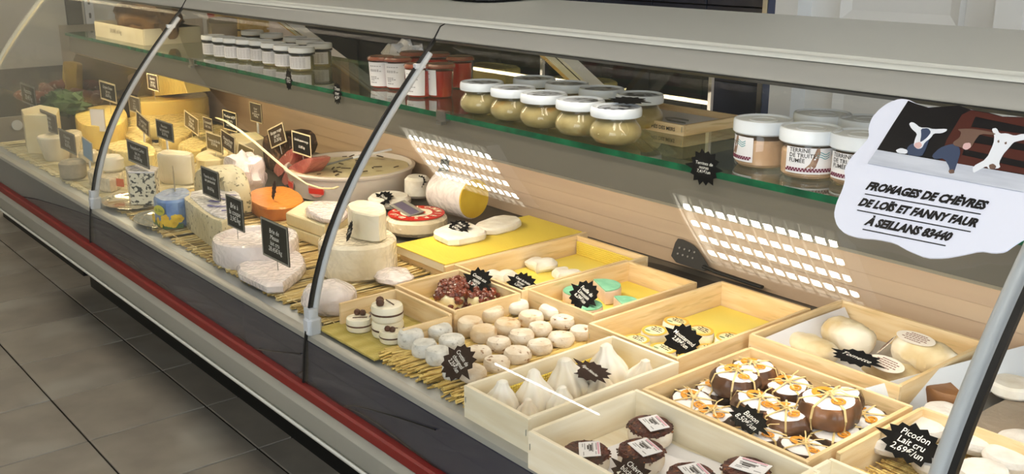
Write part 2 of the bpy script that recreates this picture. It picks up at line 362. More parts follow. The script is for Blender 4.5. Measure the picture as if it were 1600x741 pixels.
wb = MB().box((-5.86, YB + .05, 1.3), (1.1, .1, 2.6)).box((-1.0, YB + .05, 2.4), (2.4, .1, .5)).box((.83, YB + .05, 1.3), (4.35, .1, 2.6)); wb.cur = 1
wb.box((-3.7, YB + .06, 1.3), (3.1, .08, 2.6))
struct('wall_back', wb, [PINKW, GROUT])
WB = bpy.data.objects['wall_back']
tw = .27
nt_me = MB().slab([(-tw / 2 + .002, -tw / 2 + .002), (tw / 2 - .002, -tw / 2 + .002), (tw / 2 - .002, tw / 2 - .002), (-tw / 2 + .002, tw / 2 - .002)], .02, .001, rings=1).mesh('tile', NAVY)
for i in range(6):
    for j in range(9): ob('tile', nt_me, WB, (-2.225 - tw * (i + .5), YB + .02, FZ + tw * (j + .5)), (R(90), 0, 0))
struct('trim_1', MB().box((-2.215, YB - .012, 1.3), (.02, .03, 2.5)), STEEL)
struct('trim_2', MB().box((-2.18, YB - .005, 1.3), (.05, .03, 2.5)), M('blue_grey_trim', '4c5878', rough=.4))
# white panelled door
dr = MB().box((-1.735, YB + .05, 1.05), (.68, .04, 2.1))
struct('door_1', dr, WHT); D1 = bpy.data.objects['door_1']
part('door_frame', MB().box((-2.11, YB + .0, 1.1), (.09, .1, 2.2)).box((-1.365, YB + .0, 1.1), (.08, .1, 2.2)).box((-1.735, YB, 2.17), (.85, .1, .08)), WHT, D1, smooth=False)
for (a, b) in ((-1.955, -1.53),):
    for (c, d) in ((.2, .965), (1.095, 1.95)):
        fr = MB(); w = .045
        o = [(a, c), (b, c), (b, d), (a, d)]; i2 = [(a + w, c + w), (b - w, c + w), (b - w, d - w), (a + w, d - w)]
        fr.add([(x, YB + .029, z) for x, z in o] + [(x + s_ * .01, YB + .012, z + t_ * .01) for (x, z), (s_, t_) in zip(o, ((1, 1), (-1, 1), (-1, -1), (1, -1)))] + [(x, YB + .026, z) for x, z in i2],
               [(k, (k + 1) % 4, 4 + (k + 1) % 4, 4 + k) for k in range(4)] + [(4 + k, 4 + (k + 1) % 4, 8 + (k + 1) % 4, 8 + k) for k in range(4)] + [(8, 9, 10, 11)])
        part('door_panel', fr, WHT, D1, smooth=False)
struct('trim_3', MB().box((-5.12, YB - .07, 1.3), (.15, .14, 2.5)).box((-5.0, YB - .03, 1.3), (.09, .06, 2.5)), BROWN)
# dark doorway with a dark cabinet in it
t = thing('dark_cabinet', 'dark cabinet in the doorway behind the red jars', 'cabinet', (-4.0, 2.78, FZ))
part('body', MB().box((0, 0, .45), (1.6, .36, .9)), DARK, t, smooth=False)
part('worktop', MB().box((0, -.01, .915), (1.64, .4, .03)), DARK, t, smooth=False)
for k in range(3): part('door', MB().box((-.53 + .53 * k, -.185, .45), (.5, .012, .8)), DARK, t, smooth=False)
struct('window_1', MB().box((1.2, YF - .03, .67), (2.8, .1, .04)).box((1.2, YF - .03, 2.39), (2.8, .1, .04)).box((-.2, YF - .03, 1.53), (.05, .1, 1.7)).box((1.2, YF - .03, 1.53), (.05, .1, 1.7)).box((2.6, YF - .03, 1.53), (.05, .1, 1.7)), WHT)
part('window_pane', MB().box((1.2, YF - .06, 1.53), (2.8, .006, 1.7)), GL, bpy.data.objects['window_1'], smooth=False)
struct('window_2', MB().box((X1 + .03, .6, .71), (.1, 3.0, .04)).box((X1 + .03, .6, 2.29), (.1, 3.0, .04)).box((X1 + .03, -.85, 1.5), (.1, .05, 1.6)).box((X1 + .03, .7, 1.5), (.1, .05, 1.6)).box((X1 + .03, 2.12, 1.5), (.1, .05, 1.6)), WHT)
part('window_pane', MB().box((X1 + .06, .6, 1.5), (.006, 3.0, 1.6)), GL, bpy.data.objects['window_2'], smooth=False)
# louvred ceiling luminaires (some mirrored as dashes in the curved glass, others added)
def luminaire(x, y, label):
    t = thing('ceiling_light', label, 'ceiling light', (x, y, ZC))
    part('reflector', MB().box((0, 0, -.012), (.64, .54, .006)), MATS.get('lamp_reflector') or M('lamp_reflector', '34342f', rough=.8), t, smooth=False)
    part('housing', MB().box((0, 0, -.005), (.66, .56, .01)).box((-.325, 0, -.04), (.012, .56, .08)).box((.325, 0, -.04), (.012, .56, .08)).box((0, -.275, -.04), (.66, .012, .08)).box((0, .275, -.04), (.66, .012, .08)), WHT, t, smooth=False)
    for k in range(4):
        part('lamp_tube', MB().lathe([(0, 0), (.019, 0), (.019, .6), (0, .6)], 10), GLOWT, t, (-.3, -.175 + .117 * k, -.062), (0, R(90), 0))
    bl = MB().box((0, 0, 0), (.006, .54, .012)).mesh('blade', ALUT, False)
    for k in range(13): ob('blade', bl, t, (-.29 + k * .0483, 0, -.0875))
    return t
luminaire(-5.3, 1.9, 'added unseen louvred four-tube ceiling light by the left wall')  # added out of view to brighten the left wall and the back
luminaire(-3.64, -.17, 'louvred four-tube ceiling light over the far end of the counter')
luminaire(-1.96, -.17, 'louvred four-tube ceiling light over the middle of the counter')
luminaire(-.1, -.17, 'added unseen louvred four-tube ceiling light over the near end of the counter')  # unseen lamp, added for the light it gives

wl = thing('wall_lamp', 'slim linear lamp low on the wall facing the counter', 'lamp', (-3.90, YF, .854))
part('housing', MB().box((0, .006, 0), (.90, .012, .05)), ALU, wl, smooth=False)
part('lamp_tube', MB().lathe([(0, 0), (.011, 0), (.011, .86), (0, .86)], 10), GLOWT, wl, (-.43, .02, 0), (0, R(90), 0))

# ------------------------------------------------------------------ the refrigerated counter
S = .8
PC = [-0.87080292, 0.86860947, 0.46769121, 0.15702126, 1.00296222]
def gy(z):
    q = (z - .68) / S; return S * (((((PC[0] * q) + PC[1]) * q + PC[2]) * q + PC[3]) * q + PC[4])
CL, CR = -3.86, .76
DZ = .68
ct = thing('display_counter', 'long curved-glass refrigerated counter with grey canopy and red bumper strip', 'counter', (0, 0, 0))
part('front_panel', MB().extx([(.806, .677), (.802, .585), (.9, .585), (.9, .677)], CL, CR), DARKP, ct, smooth=False)
part('ledge', MB().extx([(.805, .672), (.806, .681), (.811, .684), (.822, .684), (.826, .68), (.826, .672)], CL, CR), ALU, ct)
part('air_grille', MB().extx([(.826, .674), (.826, .6805), (.86, .6805), (.86, .674)], CL, CR), PERF, ct, smooth=False)
part('bumper', MB().extx([(.80, .588), (.79, .5745), (.775, .571), (.768, .565), (.766, .535), (.772, .522), (.9, .51), (.9, .588)], CL, CR), BUMP, ct)
part('bumper_strip', MB().extx([(.798, .592), (.785, .593), (.781, .59), (.781, .574), (.8, .572)], CL, CR), RED, ct)
part('bumper_edge', MB().extx([(.772, .523), (.7655, .527), (.764, .523), (.768, .516), (.78, .514)], CL, CR), ALUT, ct)
part('body', MB().extx([(.85, .51), (.9, .66), (1.9, .66), (1.9, .3), (1.2, .3)], CL + .01, CR), PLIN, ct, smooth=False)
part('plinth', MB().box(((CR - 3.97) / 2, 1.5, (FZ + .4) / 2), (CR + 3.97, .70, .4 - FZ)), PLIN, ct, smooth=False)
part('deck', MB().box(((CL + CR) / 2, 1.245, .672), (CR - CL, .79, .014)), DECK, ct, smooth=False)
# back wall of the well: slats of beige laminate
for k in range(6):
    part('slat', MB().extx([(1.64 - .007, DZ + .031 * k), (1.64 - .0005, DZ + .031 * k + .027), (1.64, DZ + .031 * k + .031), (1.66, DZ + .031 * k + .031), (1.66, DZ + .031 * k)], CL, CR), SLATW, ct, smooth=False)
part('rear_worktop', MB().box(((CL + CR) / 2, 1.82, .875), (CR - CL, .36, .024)), ALU, ct, smooth=False)
part('rear_body', MB().box(((CL + CR) / 2, 1.80, .76), (CR - CL, .26, .2)), DARK, ct, smooth=False)
# glass shelf with the grey lamp housing slung beneath it
SZ, SY0, SY1 = 1.044, 1.128, 1.47
sh = MB(); sh.box(((CL + CR) / 2, (SY0 + SY1) / 2, SZ - .005), (CR - CL - .04, SY1 - SY0, .010))
shm = sh.mesh('glass_shelf', [SHG, EDGE], False)
for p in shm.polygons: p.material_index = 0 if abs(p.normal.z) > .5 else 1
ob('glass_shelf', shm, ct)
part('shelf_rail', MB().extx([(1.140, 1.0335), (1.140, .977), (1.150, .975), (1.19, .980), (1.19, 1.0335)], CL + .02, CR), RAIL, ct)
part('rail_lip', MB().extx([(1.150, .969), (1.153, .9725), (1.160, .972), (1.160, .966)], CL + .02, CR), M('cream_lip', 'e3d3b4', rough=.4), ct)
part('rail_seal', MB().extx([(1.153, .978), (1.153, .968), (1.185, .970), (1.185, .980)], CL + .02, CR), BLK, ct, smooth=False)
for x in (Yp(690, 183, SY0).x, Yp(302, 122, SY0).x, -.4):
    part('shelf_clip', MB().box((x, SY0 + .004, SZ - .006), (.03, .012, .018)).box((x + .004, SY0 - .004, SZ - .018), (.016, .012, .006)), STEEL, ct, smooth=False)
# canopy
part('canopy', MB().extx([(1.098, 1.186), (1.112, 1.207), (1.122, 1.2115), (1.128, 1.2115), (1.60, 1.222), (1.62, 1.216), (1.62, 1.19), (1.2, 1.175), (1.12, 1.18)], CL - .02, CR), ALU, ct)
part('canopy_bead', MB().extx([(1.121, 1.2125), (1.124, 1.2165), (1.131, 1.2185), (1.139, 1.2175), (1.141, 1.212)], CL - .02, CR), ALUT, ct)
part('canopy_top', MB().extx([(1.165, 1.214), (1.168, 1.2185), (1.61, 1.2275), (1.615, 1.222)], CL - .02, CR), ALUT, ct)
part('canopy_seal', MB().extx([(1.097, 1.184), (1.1005, 1.1885), (1.104, 1.186), (1.13, 1.179), (1.13, 1.175)], CL, CR), BLK, ct, smooth=False)
part('end_cap', MB().extx([(1.09, 1.175), (1.115, 1.222), (1.17, 1.235), (1.62, 1.235), (1.62, 1.175)], CL - .045, CL - .018), M('end_cap_grey', '5b5a52', rough=.4), ct)
for k, x in enumerate((-3.27, -2.12, -.97, .15)):
    part('lamp_tube', MB().lathe([(0, 0), (.008, 0), (.008, 1.0), (0, 1.0)], 10), GLOWC, ct, (x - .5, 1.215, 1.172), (0, R(90), 0))
SEAMS = [-2.696, -1.544, -.396]
zs = [.592 + (1.188 - .592) * k / 22 for k in range(23)]
edges = [CL + .012] + SEAMS + [CR]
for a, b in zip(edges, edges[1:]):
    g = MB(); pr = [(gy(z), z) for z in zs] + [(gy(z) + .0018, z) for z in zs[::-1]]
    n = len(zs); vs = []
    for x in (a + .003, b - .003): vs += [(x, y, z) for y, z in pr]
    m_ = 2 * n
    g.add(vs, [(k, k + 1, m_ + k + 1, m_ + k) for k in range(n - 1)] + [(n + k, n + k + 1, m_ + n + k + 1, m_ + n + k) for k in range(n - 1)])
    part('curved_glass', g, GL, ct)
for x in SEAMS:
    pr = [(gy(z) - .001, z) for z in zs] + [(gy(z) + .008, z) for z in zs[::-1]]
    s1 = MB().extx(pr, x - (.0035 if x > -.5 else .0024), x + (.0035 if x > -.5 else .0024)); part('glass_seal', s1, BLK, ct, smooth=False)
    near = x > -.5; dx, dy = (-.016, .014) if near else (.0015, .013)
    pts = [(x + dx, gy(z) + dy, z) for z in zs if .70 < z < 1.17]
    tb = part('glass_strut', MB().tube(pts, .0095 if near else .006, 10), PLG, ct)
    part('strut_foot', MB().slab(chaikin([(-.013, -.014), (.013, -.014), (.013, .014), (-.013, .014)], 1), .032, .003).box((0, -.002, .04), (.018, .018, .02)), PLG, ct, (x + dx, gy(.69) + dy, .681))
    part('strut_clip', MB().box((x + dx, gy(1.14) + dy * .6, 1.14), (.008, .022, .009)), PLG, ct)
    part('canopy_joint', MB().extx([(1.0965, 1.187), (1.111, 1.2085), (1.122, 1.2125), (1.122, 1.2), (1.11, 1.19)], x - .0012, x + .0012), BLK, ct, smooth=False)
    # leaning rear support of the canopy
    xx = x - .035
    sp = MB().extx([(1.325, 1.186), (1.36, 1.186), (1.765, .887), (1.72, .887)], xx, xx + .05); part('canopy_support', sp, WHT, ct, smooth=False)
    part('support_side', MB().extx([(1.326, 1.186), (1.361, 1.186), (1.766, .887), (1.721, .887)], xx - .018, xx - .001), WOODG, ct, smooth=False)
    part('support_groove', MB().extx([(1.3235, 1.186), (1.36, 1.186), (1.765, .887), (1.7185, .887)], xx + .034, xx + .037), BLK, ct, smooth=False)
# left end: glass cheek, its rim, and an inner end panel
zz = [z for z in zs if z >= .67]
oe = [(gy(z), z) for z in zz] + [(1.62, 1.19), (1.62, .67)]
part('end_glass', MB().extx(oe, CL - .004, CL + .002), GL, ct, smooth=False)
part('end_rim', MB().tube([(CL - .002, gy(z) - .002, z) for z in zs], .009, 8), M('rim_grey', 'bdbaa8', rough=.35), ct)
part('end_panel', MB().box((CL + .02, 1.375, .875), (.006, .53, .39)), glassmat('tinted_glass', (.90, .85, .78, 1)), ct, smooth=False)
part('vent_cap', MB().lathe([(0, 0), (.018, 0), (.018, .006), (0, .006)], 16), PLG, ct, (CL + .02, .93, .735), (0, R(90), 0))
part('end_liner', MB().box((CL + .012, .98, .72), (.012, .32, .09)), RAIL, ct, smooth=False)
# wire reflections built as thin dark tubes against the slate-blue panel
def wire_reflection(px, label):
    pts = [Yp(u, v, .797) for u, v in px]; q = []
    for i in range(len(pts) - 1):
        for k in range(4):
            t_ = k / 4; p0, p1, p2, p3 = pts[max(i - 1, 0)], pts[i], pts[i + 1], pts[min(i + 2, len(pts) - 1)]
            q.append(.5 * (2 * p1 + (p2 - p0) * t_ + (2 * p0 - 5 * p1 + 4 * p2 - p3) * t_ ** 2 + (3 * p1 - p0 - 3 * p2 + p3) * t_ ** 3))
    q.append(pts[-1]); o = MB().tube(q, .0013, 5); part('wire_reflection', o, BLK, ct)
wire_reflection([(166, 398), (172, 402), (180, 398), (205, 409), (225, 428), (248, 441), (270, 457)], '')
wire_reflection([(331, 504), (350, 520), (372, 526), (388, 540), (398, 560), (440, 582), (470, 600)], '')
wire_reflection([(388, 543), (420, 548), (470, 553)], '')
wire_reflection([(478, 598), (500, 610), (530, 632), (560, 644), (600, 670), (640, 700), (690, 738)], '')
wire_reflection([(525, 640), (545, 634), (570, 638), (620, 652), (680, 672)], '')
wire_reflection([(455, 598), (465, 585), (474, 580)], '')
# ------------------------------------------------------------------ wooden boxes and mats
ZB = .680
STAPLE = MB().box((0, 0, 0), (.001, .0012, .009)).mesh('staple', STEEL, False)
def crate(label, x0, x1, y0, y1, h=.055, zb=ZB, mat=WOOD, sides='lrfb', cards=None, t=.006, name='wooden_box', group='poplar cheese boxes', floor=True):
    cx, cy = (x0 + x1) / 2, (y0 + y1) / 2; w, d = x1 - x0, y1 - y0
    o = thing(name, label, 'box', (cx, cy, zb), group=group)
    bm = MB().slab([(-.5 * w, -t / 2), (.5 * w, -t / 2), (.5 * w, t / 2), (-.5 * w, t / 2)], h, .0012)
    sm = MB().slab([(-.5 * d + t, -t / 2), (.5 * d - t, -t / 2), (.5 * d - t, t / 2), (-.5 * d + t, t / 2)], h, .0012)
    bme = bm.mesh('board', mat); sme = sm.mesh('board', mat)
    if 'f' in sides: ob('board', bme, o, (0, -d / 2 + t / 2, 0))
    if 'b' in sides: ob('board', bme, o, (0, d / 2 - t / 2, 0))
    if 'l' in sides: ob('board', sme, o, (-w / 2 + t / 2, 0, 0), (0, 0, R(90)))
    if 'r' in sides: ob('board', sme, o, (w / 2 - t / 2, 0, 0), (0, 0, R(90)))
    if floor: part('base', MB().box((0, 0, .0035), (w - .013, d - .013, .005)), mat, o, smooth=False)
    if 'f' in sides:
        for k in (-1, 1): ob('staple', STAPLE, o, (k * (w / 2 - .004), -d / 2 - .0002, h * .6))
    return o
def card(label, x0, x1, y0, y1, z, mat, name='yellow_card'):
    return solo(name, MB().box((0, 0, .0012), (x1 - x0, y1 - y0, .0022)), mat, label, 'card', ((x0 + x1) / 2, (y0 + y1) / 2, z), smooth=False, group='yellow corrugated cards')
crate('pale wooden box holding the garlic-shaped white cheeses, at the front edge', -1.10, -.956, .822, 1.128, mat=WOODW)
crate('pale wooden box with crumb-topped round cheeses on white paper', -.93, -.62, .80, 1.006, mat=WOODW)
crate('wooden box piled with leaf-wrapped cheeses tied with raffia', -.925, -.644, 1.012, 1.262)
crate('wooden box with small round cheeses carrying cream paper labels', -1.165, -.966, 1.135, 1.487)
crate('wooden box with long cloth-rind cheeses and white paper lining', -.952, -.684, 1.295, 1.56, h=.06)
crate('wooden box holding the green-topped cheese pieces', -1.388, -1.198, 1.178, 1.455, h=.05)
crate('wooden box holding the raisin-coated cheeses', -1.555, -1.366, 1.002, 1.155, h=.05)
crate('wooden box holding the heart-shaped white cheeses', -1.585, -1.372, 1.163, 1.505, h=.05)
crate('open-fronted wooden box with the hazelnut-topped cheeses', -1.535, -1.36, .862, .992, h=.05, sides='lb')
o = bpy.data.objects['wooden_box.008']
part('board', MB().slab([(-.05, -.003), (.05, -.003), (.05, .003), (-.05, .003)], .046, .001), WOOD, o, (.0855, .013, 0), (0, 0, R(90)))
crate('wooden box holding round velvety white cheeses on straw, right edge', -.636, -.2, 1.058, 1.27, sides='lbr')
crate('empty pale wooden box at the bottom edge beside the straw bundle', -.632, -.40, .82, 1.045, mat=WOODW)
# yellow cards lining the boxes
card('yellow card on the floor of the heart cheese box', -1.575, -1.382, 1.172, 1.495, .687, YEL)
card('yellow card on the floor of the green-topped cheese box', -1.38, -1.206, 1.187, 1.446, .687, YEL)
card('yellow card on the floor of the cream-labelled cheese box', -1.157, -.974, 1.143, 1.478, .687, YEL)
card('yellow card on the floor of the raisin cheese box', -1.547, -1.374, 1.01, 1.147, .687, YEL)
tag(ob('ridged_card', MB().box((0, 0, .012), (.17, .0015, .024)).mesh('ridged_card', YEL, False), None, (-1.478, 1.4965, .6895)), 'ridged yellow card strip standing along the back of the heart cheese box', 'card', 'yellow corrugated cards')
def hridge(name, w, h, n, mat):   # standing card with horizontal flutes
    m = MB()
    for k in range(n): m.tube([(-w / 2, 0, (k + .5) * h / n), (w / 2, 0, (k + .5) * h / n)], h / n * .52, 6)
    return m.mesh(name, mat)
tag(ob('ridged_card', hridge('ridged_card', .19, .03, 7, YRX), None, (-1.478, 1.493, .69)), 'fluted yellow card against the back board of the heart cheese box', 'card', 'yellow corrugated cards')
tag(ob('ridged_card', hridge('ridged_card', .285, .026, 7, YRX), None, (-1.089 + .004, .975, .690), (0, 0, R(90))), 'fluted yellow card behind the garlic-shaped cheeses, along their box side', 'card', 'yellow corrugated cards')
tag(ob('ridged_card', hridge('ridged_card', .125, .006, 1, YRX), None, (-1.028, .975, .6905), (0, 0, 0), (1, 1, 1)), 'yellow card edge under the garlic-shaped cheeses', 'card', 'yellow corrugated cards')
fl = MB()
for k in range(30): fl.tube([(-.075 + k * .005, -.085, .0025), (-.075 + k * .005, .085, .0025)], .0026, 6)
tag(ob('ridged_card', fl.mesh('ridged_card', YRX), None, (-1.028, .975, .6855), (0, 0, 0), (.86, 1.7, 1)), 'ridged yellow card on the floor of the garlic-shaped cheese box', 'card', 'yellow corrugated cards')
fl = MB()
for k in range(42): fl.tube([(-.0945 + k * .0045, -.078, .0022), (-.0945 + k * .0045, .078, .0022)], .0024, 6)
tag(ob('ridged_card', fl.mesh('ridged_card', YRF), None, (-1.447, .906, .6865), (0, 0, 0)), 'pale yellow fluted card under the hazelnut-topped cheeses, reaching the ledge', 'card', 'yellow corrugated cards')
# flat boxes turned over under a yellow card
fb = thing('wooden_box', 'flat upturned wooden box under a yellow ridged card with two oblong cheeses', 'box', (-1.71, 1.363, ZB), group='poplar cheese boxes')
part('lower_tray', MB().box((.004, .004, .011), (.182, .386, .018)), WOOD, fb, smooth=False); part('upper_tray', MB().box((0, 0, .03), (.178, .39, .016)), WOODW, fb, smooth=False)
part('board', MB().slab([(-.2, -.004), (.2, -.004), (.2, .004), (-.2, .004)], .038, .001), WOOD, fb, (.094, 0, 0), (0, 0, R(90)))
FT = ZB + .0385
tag(ob('ridged_card', MB().box((0, 0, .001), (.186, .386, .002)).mesh('ridged_card', YRX, False), None, (-1.714, 1.36, FT)), 'yellow ridged card lying on the upturned flat box', 'card', 'yellow corrugated cards')
FT += .002
# straw mats: joined sticks, far too thin to pick apart
def straws(name, label, x0, x1, y0, y1, n, r, mat, z, lay=2, jit=.012, bind=True, ang=.05, group='straw mats', dirx=False):
    o = thing(name, label, 'mat', ((x0 + x1) / 2, (y0 + y1) / 2, z), group=group); m = MB(); w = x1 - x0; d = y1 - y0
    if dirx: w, d = d, w
    for k in range(n):
        x = -w / 2 + w * random.random(); zz_ = r + (k % lay) * r * 1.5; a = random.gauss(0, ang)
        ya = -d / 2 + random.random() * jit; yb_ = d / 2 - random.random() * jit; rr = r * random.uniform(.7, 1.15)
        c_, s_ = math.cos(a), math.sin(a); L_ = yb_ - ya
        pts = [(x - s_ * L_ / 2, ya, zz_ + random.uniform(0, r * .5)), (x + random.uniform(-.001, .001), 0, zz_), (x + s_ * L_ / 2, yb_, zz_)]
        if dirx: pts = [(p[1], p[0], p[2]) for p in pts]
        m.tube(pts, rr, 5, .75)
    part('straw', m, mat, o, kind='stuff', smooth=False)
    if bind:
        bm = MB()
        for yy in (-d / 2 + .02, -d / 2 + .12):
            pts = [(-w / 2 + w * k / 120, yy, r * 2.9 + (k % 2) * .0012) for k in range(121)]
            bm.tube(pts, .0012, 4)
        part('binding_thread', bm, RAFF, o, kind='stuff')
    return o
straws('straw_mat', 'straw mat under the whole and cut cheeses in the middle of the counter', -2.72, -1.545, .845, 1.24, 300, .0027, STRAW, ZB)
straws('straw_mat', 'pale straw mat under the cheeses at the far left end', -3.80, -2.73, .845, 1.28, 300, .0026, M('pale_straw', 'e6dcb8', 'cfc08e', scale=26, rough=.6), ZB)
straws('straw_mat', 'loose golden straw under the small round drum cheeses, poking over the ledge', -1.352, -1.108, .836, 1.172, 190, .0024, STRAWD, ZB, lay=4, jit=.035, bind=False, ang=.16)
straws('straw_mat', 'golden straw under the hazelnut-topped cheeses by the box corner', -1.37, -1.29, .835, .99, 50, .0024, STRAWD, ZB, lay=4, jit=.03, bind=False, ang=.15)
straws('straw_bundle', 'bundle of golden straw in the box of round white cheeses', -.627, -.21, 1.066, 1.262, 150, .0016, STRAWD, ZB + .006, lay=5, jit=.03, bind=False, ang=.06, dirx=True)
tie = MB(); tie.tube([(.0, -.014 + .014 * math.cos(a), .012 * math.sin(a)) for a in np.linspace(0, 2 * math.pi, 14)], .0012, 5)
sb = straws('straw_bundle', 'tied straw bundle in front of the round white cheeses, beside their price star', -.625, -.39, 1.068, 1.092, 70, .0016, STRAWD, ZB + .014, lay=8, jit=.02, bind=False, ang=.04, dirx=True)
part('tie', tie, RAFF, sb, (.0, .012, .006))
ZM = ZB + .0082

# ------------------------------------------------------------------ cheeses of the front boxes
def disc_mesh(name, r, h, mat, b=None, seed=0, amp=.0012, n=26, dome=.0):
    b = b or min(r, h) * .3
    pr = [(0, 0), (r - b, 0), (r - b * .3, b * .3), (r, b), (r * 1.01, h / 2), (r, h - b), (r - b * .3, h - b * .3), (r - b, h), (r * .5, h + dome), (0, h + dome * 1.2)]
    return MB().lathe(pr, n).wob(amp, 60, seed).mesh(name, mat)
ORD = ['first', 'second', 'third', 'fourth', 'fifth', 'sixth', 'seventh', 'eighth', 'ninth']
# small drums on straw
drums = [
 ('grey-white', 'outermost left of the grey-white drums', (621, 508, 662, 550)), ('grey-white', 'against the box wall, behind the outermost one', (667, 504, 707, 537)),
 ('grey-white', 'second from the left in the front edge row', (644, 525, 684, 564)), ('grey-white', 'behind the brown star, touching the back drum', (686, 521, 727, 555)),
 ('grey-white', 'left of and under the brown price star', (664, 536, 703, 575)), ('grey-white', 'standing nearest the ledge under the star', (691, 563, 720, 597)),
 ('tan', 'leftmost of the tan back group', (715, 490, 755, 529)), ('tan', 'second along the raisin box wall', (750, 477, 789, 508)), ('pale', 'brightest, third along the raisin box wall', (789, 467, 826, 495)),
 ('tan', 'second row, left of centre, with a tan flank', (735, 508, 777, 540)), ('tan', 'darkest tan, middle of the second row', (772, 494, 813, 529)), ('tan', 'second row, right of the darkest tan drum', (810, 483, 850, 516)),
 ('pale', 'farthest one beside the green-topped cheese box', (842, 472, 880, 503)), ('spotted', 'right of the star tip, in the third row', (727, 539, 768, 570)), ('spotted', 'flat one in the middle of the third row', (760, 529, 799, 555)),
 ('spotted', 'third row, with a speckled rim', (795, 517, 835, 543)), ('spotted', 'third row, below the second tan drum', (826, 506, 862, 530)), ('spotted', 'third row, far one below the green-topped box', (859, 494, 898, 519)),
 ('spotted', 'nearest, by the corner of the garlic-shaped cheese box', (715, 568, 760, 602)), ('spotted', 'second along the wall of the garlic-shaped cheese box', (754, 555, 797, 587)), ('spotted', 'third along the wall of the garlic-shaped cheese box', (786, 542, 831, 573)),
 ('spotted', 'fourth along the wall of the garlic-shaped cheese box', (824, 531, 864, 559)), ('spotted', 'fifth along the wall of the garlic-shaped cheese box', (856, 519, 898, 547)), ('spotted', 'last along the wall of the garlic-shaped cheese box', (890, 509, 927, 536))]
DM = {'grey-white': [disc_mesh('drum_cheese', .0215, .035, GREYR, .009, s) for s in (1, 2)], 'tan': [disc_mesh('drum_cheese', .0225, .034, TANR, .009, s) for s in (3, 4)],
      'pale': [disc_mesh('drum_cheese', .0215, .031, RIND, .009, 5)], 'spotted': [disc_mesh('drum_cheese', .0235, .029, SPOTR, .010, s, .0018) for s in (6, 7, 8)]}
DH = {'grey-white': (.0215, .035), 'tan': (.0225, .034), 'pale': (.0215, .031), 'spotted': (.0235, .029)}
SZM = ZB + .0125
for i, (k, lb, bx) in enumerate(drums):
    p, r, h = cyl_box(*bx, SZM, .03); r0, h0 = DH[k]; sc = r / r0
    tag(ob('drum_cheese', DM[k][i % len(DM[k])], None, p, (random.uniform(-.05, .05), random.uniform(-.05, .05), random.uniform(0, 6)), (sc, sc, max(.75, min(1.15, h / h0)))),
        f'{k} small drum cheese on straw, {lb}', 'cheese', 'small drum cheeses on straw')
# garlic-shaped cheeses
def garlic(seed, h=.058, r=.029):
    def fn(a, z):
        k = math.sin(a * 8 + seed + z * 30) * .09 + math.sin(a * 4 + seed * 2) * .05
        return 1 + k * (1 if z < h * .8 else .5)
    pr = [(0, 0), (r * .75, 0), (r * .98, .006), (r, .014), (r * .9, .024), (r * .68, .034), (r * .45, .043), (r * .33, .050), (r * .28, .055), (r * .12, .058), (0, .0585)]
    m = MB().lathe(pr, 48, fn=fn); m.v = [(x + z * z * 2.2 * math.cos(seed), y + z * z * 2.2 * math.sin(seed), z) for x, y, z in m.v]
    return m.wob(.0015, 50, seed).mesh('garlic_shaped_cheese', M('garlic_rind_%d' % int(seed * 10), 'f0ebe2', 'e2d6c0', scale=20, rough=.6, bump=.2, bscale=90, sss=.1))
GM = [garlic(s) for s in (.4, 1.7, 3.1)]
for i, (u, v, sc, lb, lie) in enumerate(((780, 619, .95, 'leftmost, nearest the front corner of the box', 0), (838, 610, 1.02, 'yellowish, third from the left in the back row', 0), (891, 588, 1.18, 'tall pale one left under the black star', 0), (951, 568, 1.12, 'broad one in the far corner of the box', 0),
        (1000, 582, .85, 'small one against the far right board', 0), (822, 641, .62, 'lowest small tip by the front board', 0), (876, 625, .78, 'small one leaning on the right board, in the middle', 0), (938, 602, .82, 'half hidden behind the right board under the star', 0))):
    hh = .058 * sc; p = W(u, v, .690 + hh * .5); p.z = .690
    p.x = min(max(p.x, -1.10 + .036), -.956 - .036 * sc)
    tag(ob('garlic_shaped_cheese', GM[i % 3], None, p, (random.uniform(-.12, .12), random.uniform(-.12, .12), i * 1.1), (sc, sc, sc)), f'white garlic-shaped cheese with pleated sides, {lb}', 'cheese', 'garlic-shaped cheeses')
# cream-labelled rounds
lc = disc_mesh('labelled_round_cheese', .024, .018, RIND, .004, 2, .0005)
ll = MB().lathe([(0, .0), (.0225, .0), (.0225, .0008), (0, .0009)], 24).mesh('paper_label', M('cream_print', 'efe7c6', 'e6cf86', scale=18, rough=.6))
lbar = MB()
for (x, y, w_) in ((-.002, .012, .018), (0, .006, .026), (.002, 0, .022)):
    for k in range(5): lbar.box((x - w_ / 2 + w_ * (k + .5) / 5, y + random.uniform(-.001, .001), .0011), (w_ / 7, .003 if k % 2 else .0018, .0004), rz=random.uniform(-.4, .4))
lbm = lbar.mesh('print', INKD, False); lgm = MB().lathe([(0, .0009), (.006, .0009), (.006, .0012), (0, .0012)], 14, sy=.4).mesh('green_mark', M('label_green', '6f8f68', rough=.6))
lom = MB().lathe([(.0175, .001), (.0224, .001), (.0224, .0013), (.0175, .0013)], 24).mesh('gilt_edge', M('label_gilt', 'e3b245', rough=.6))
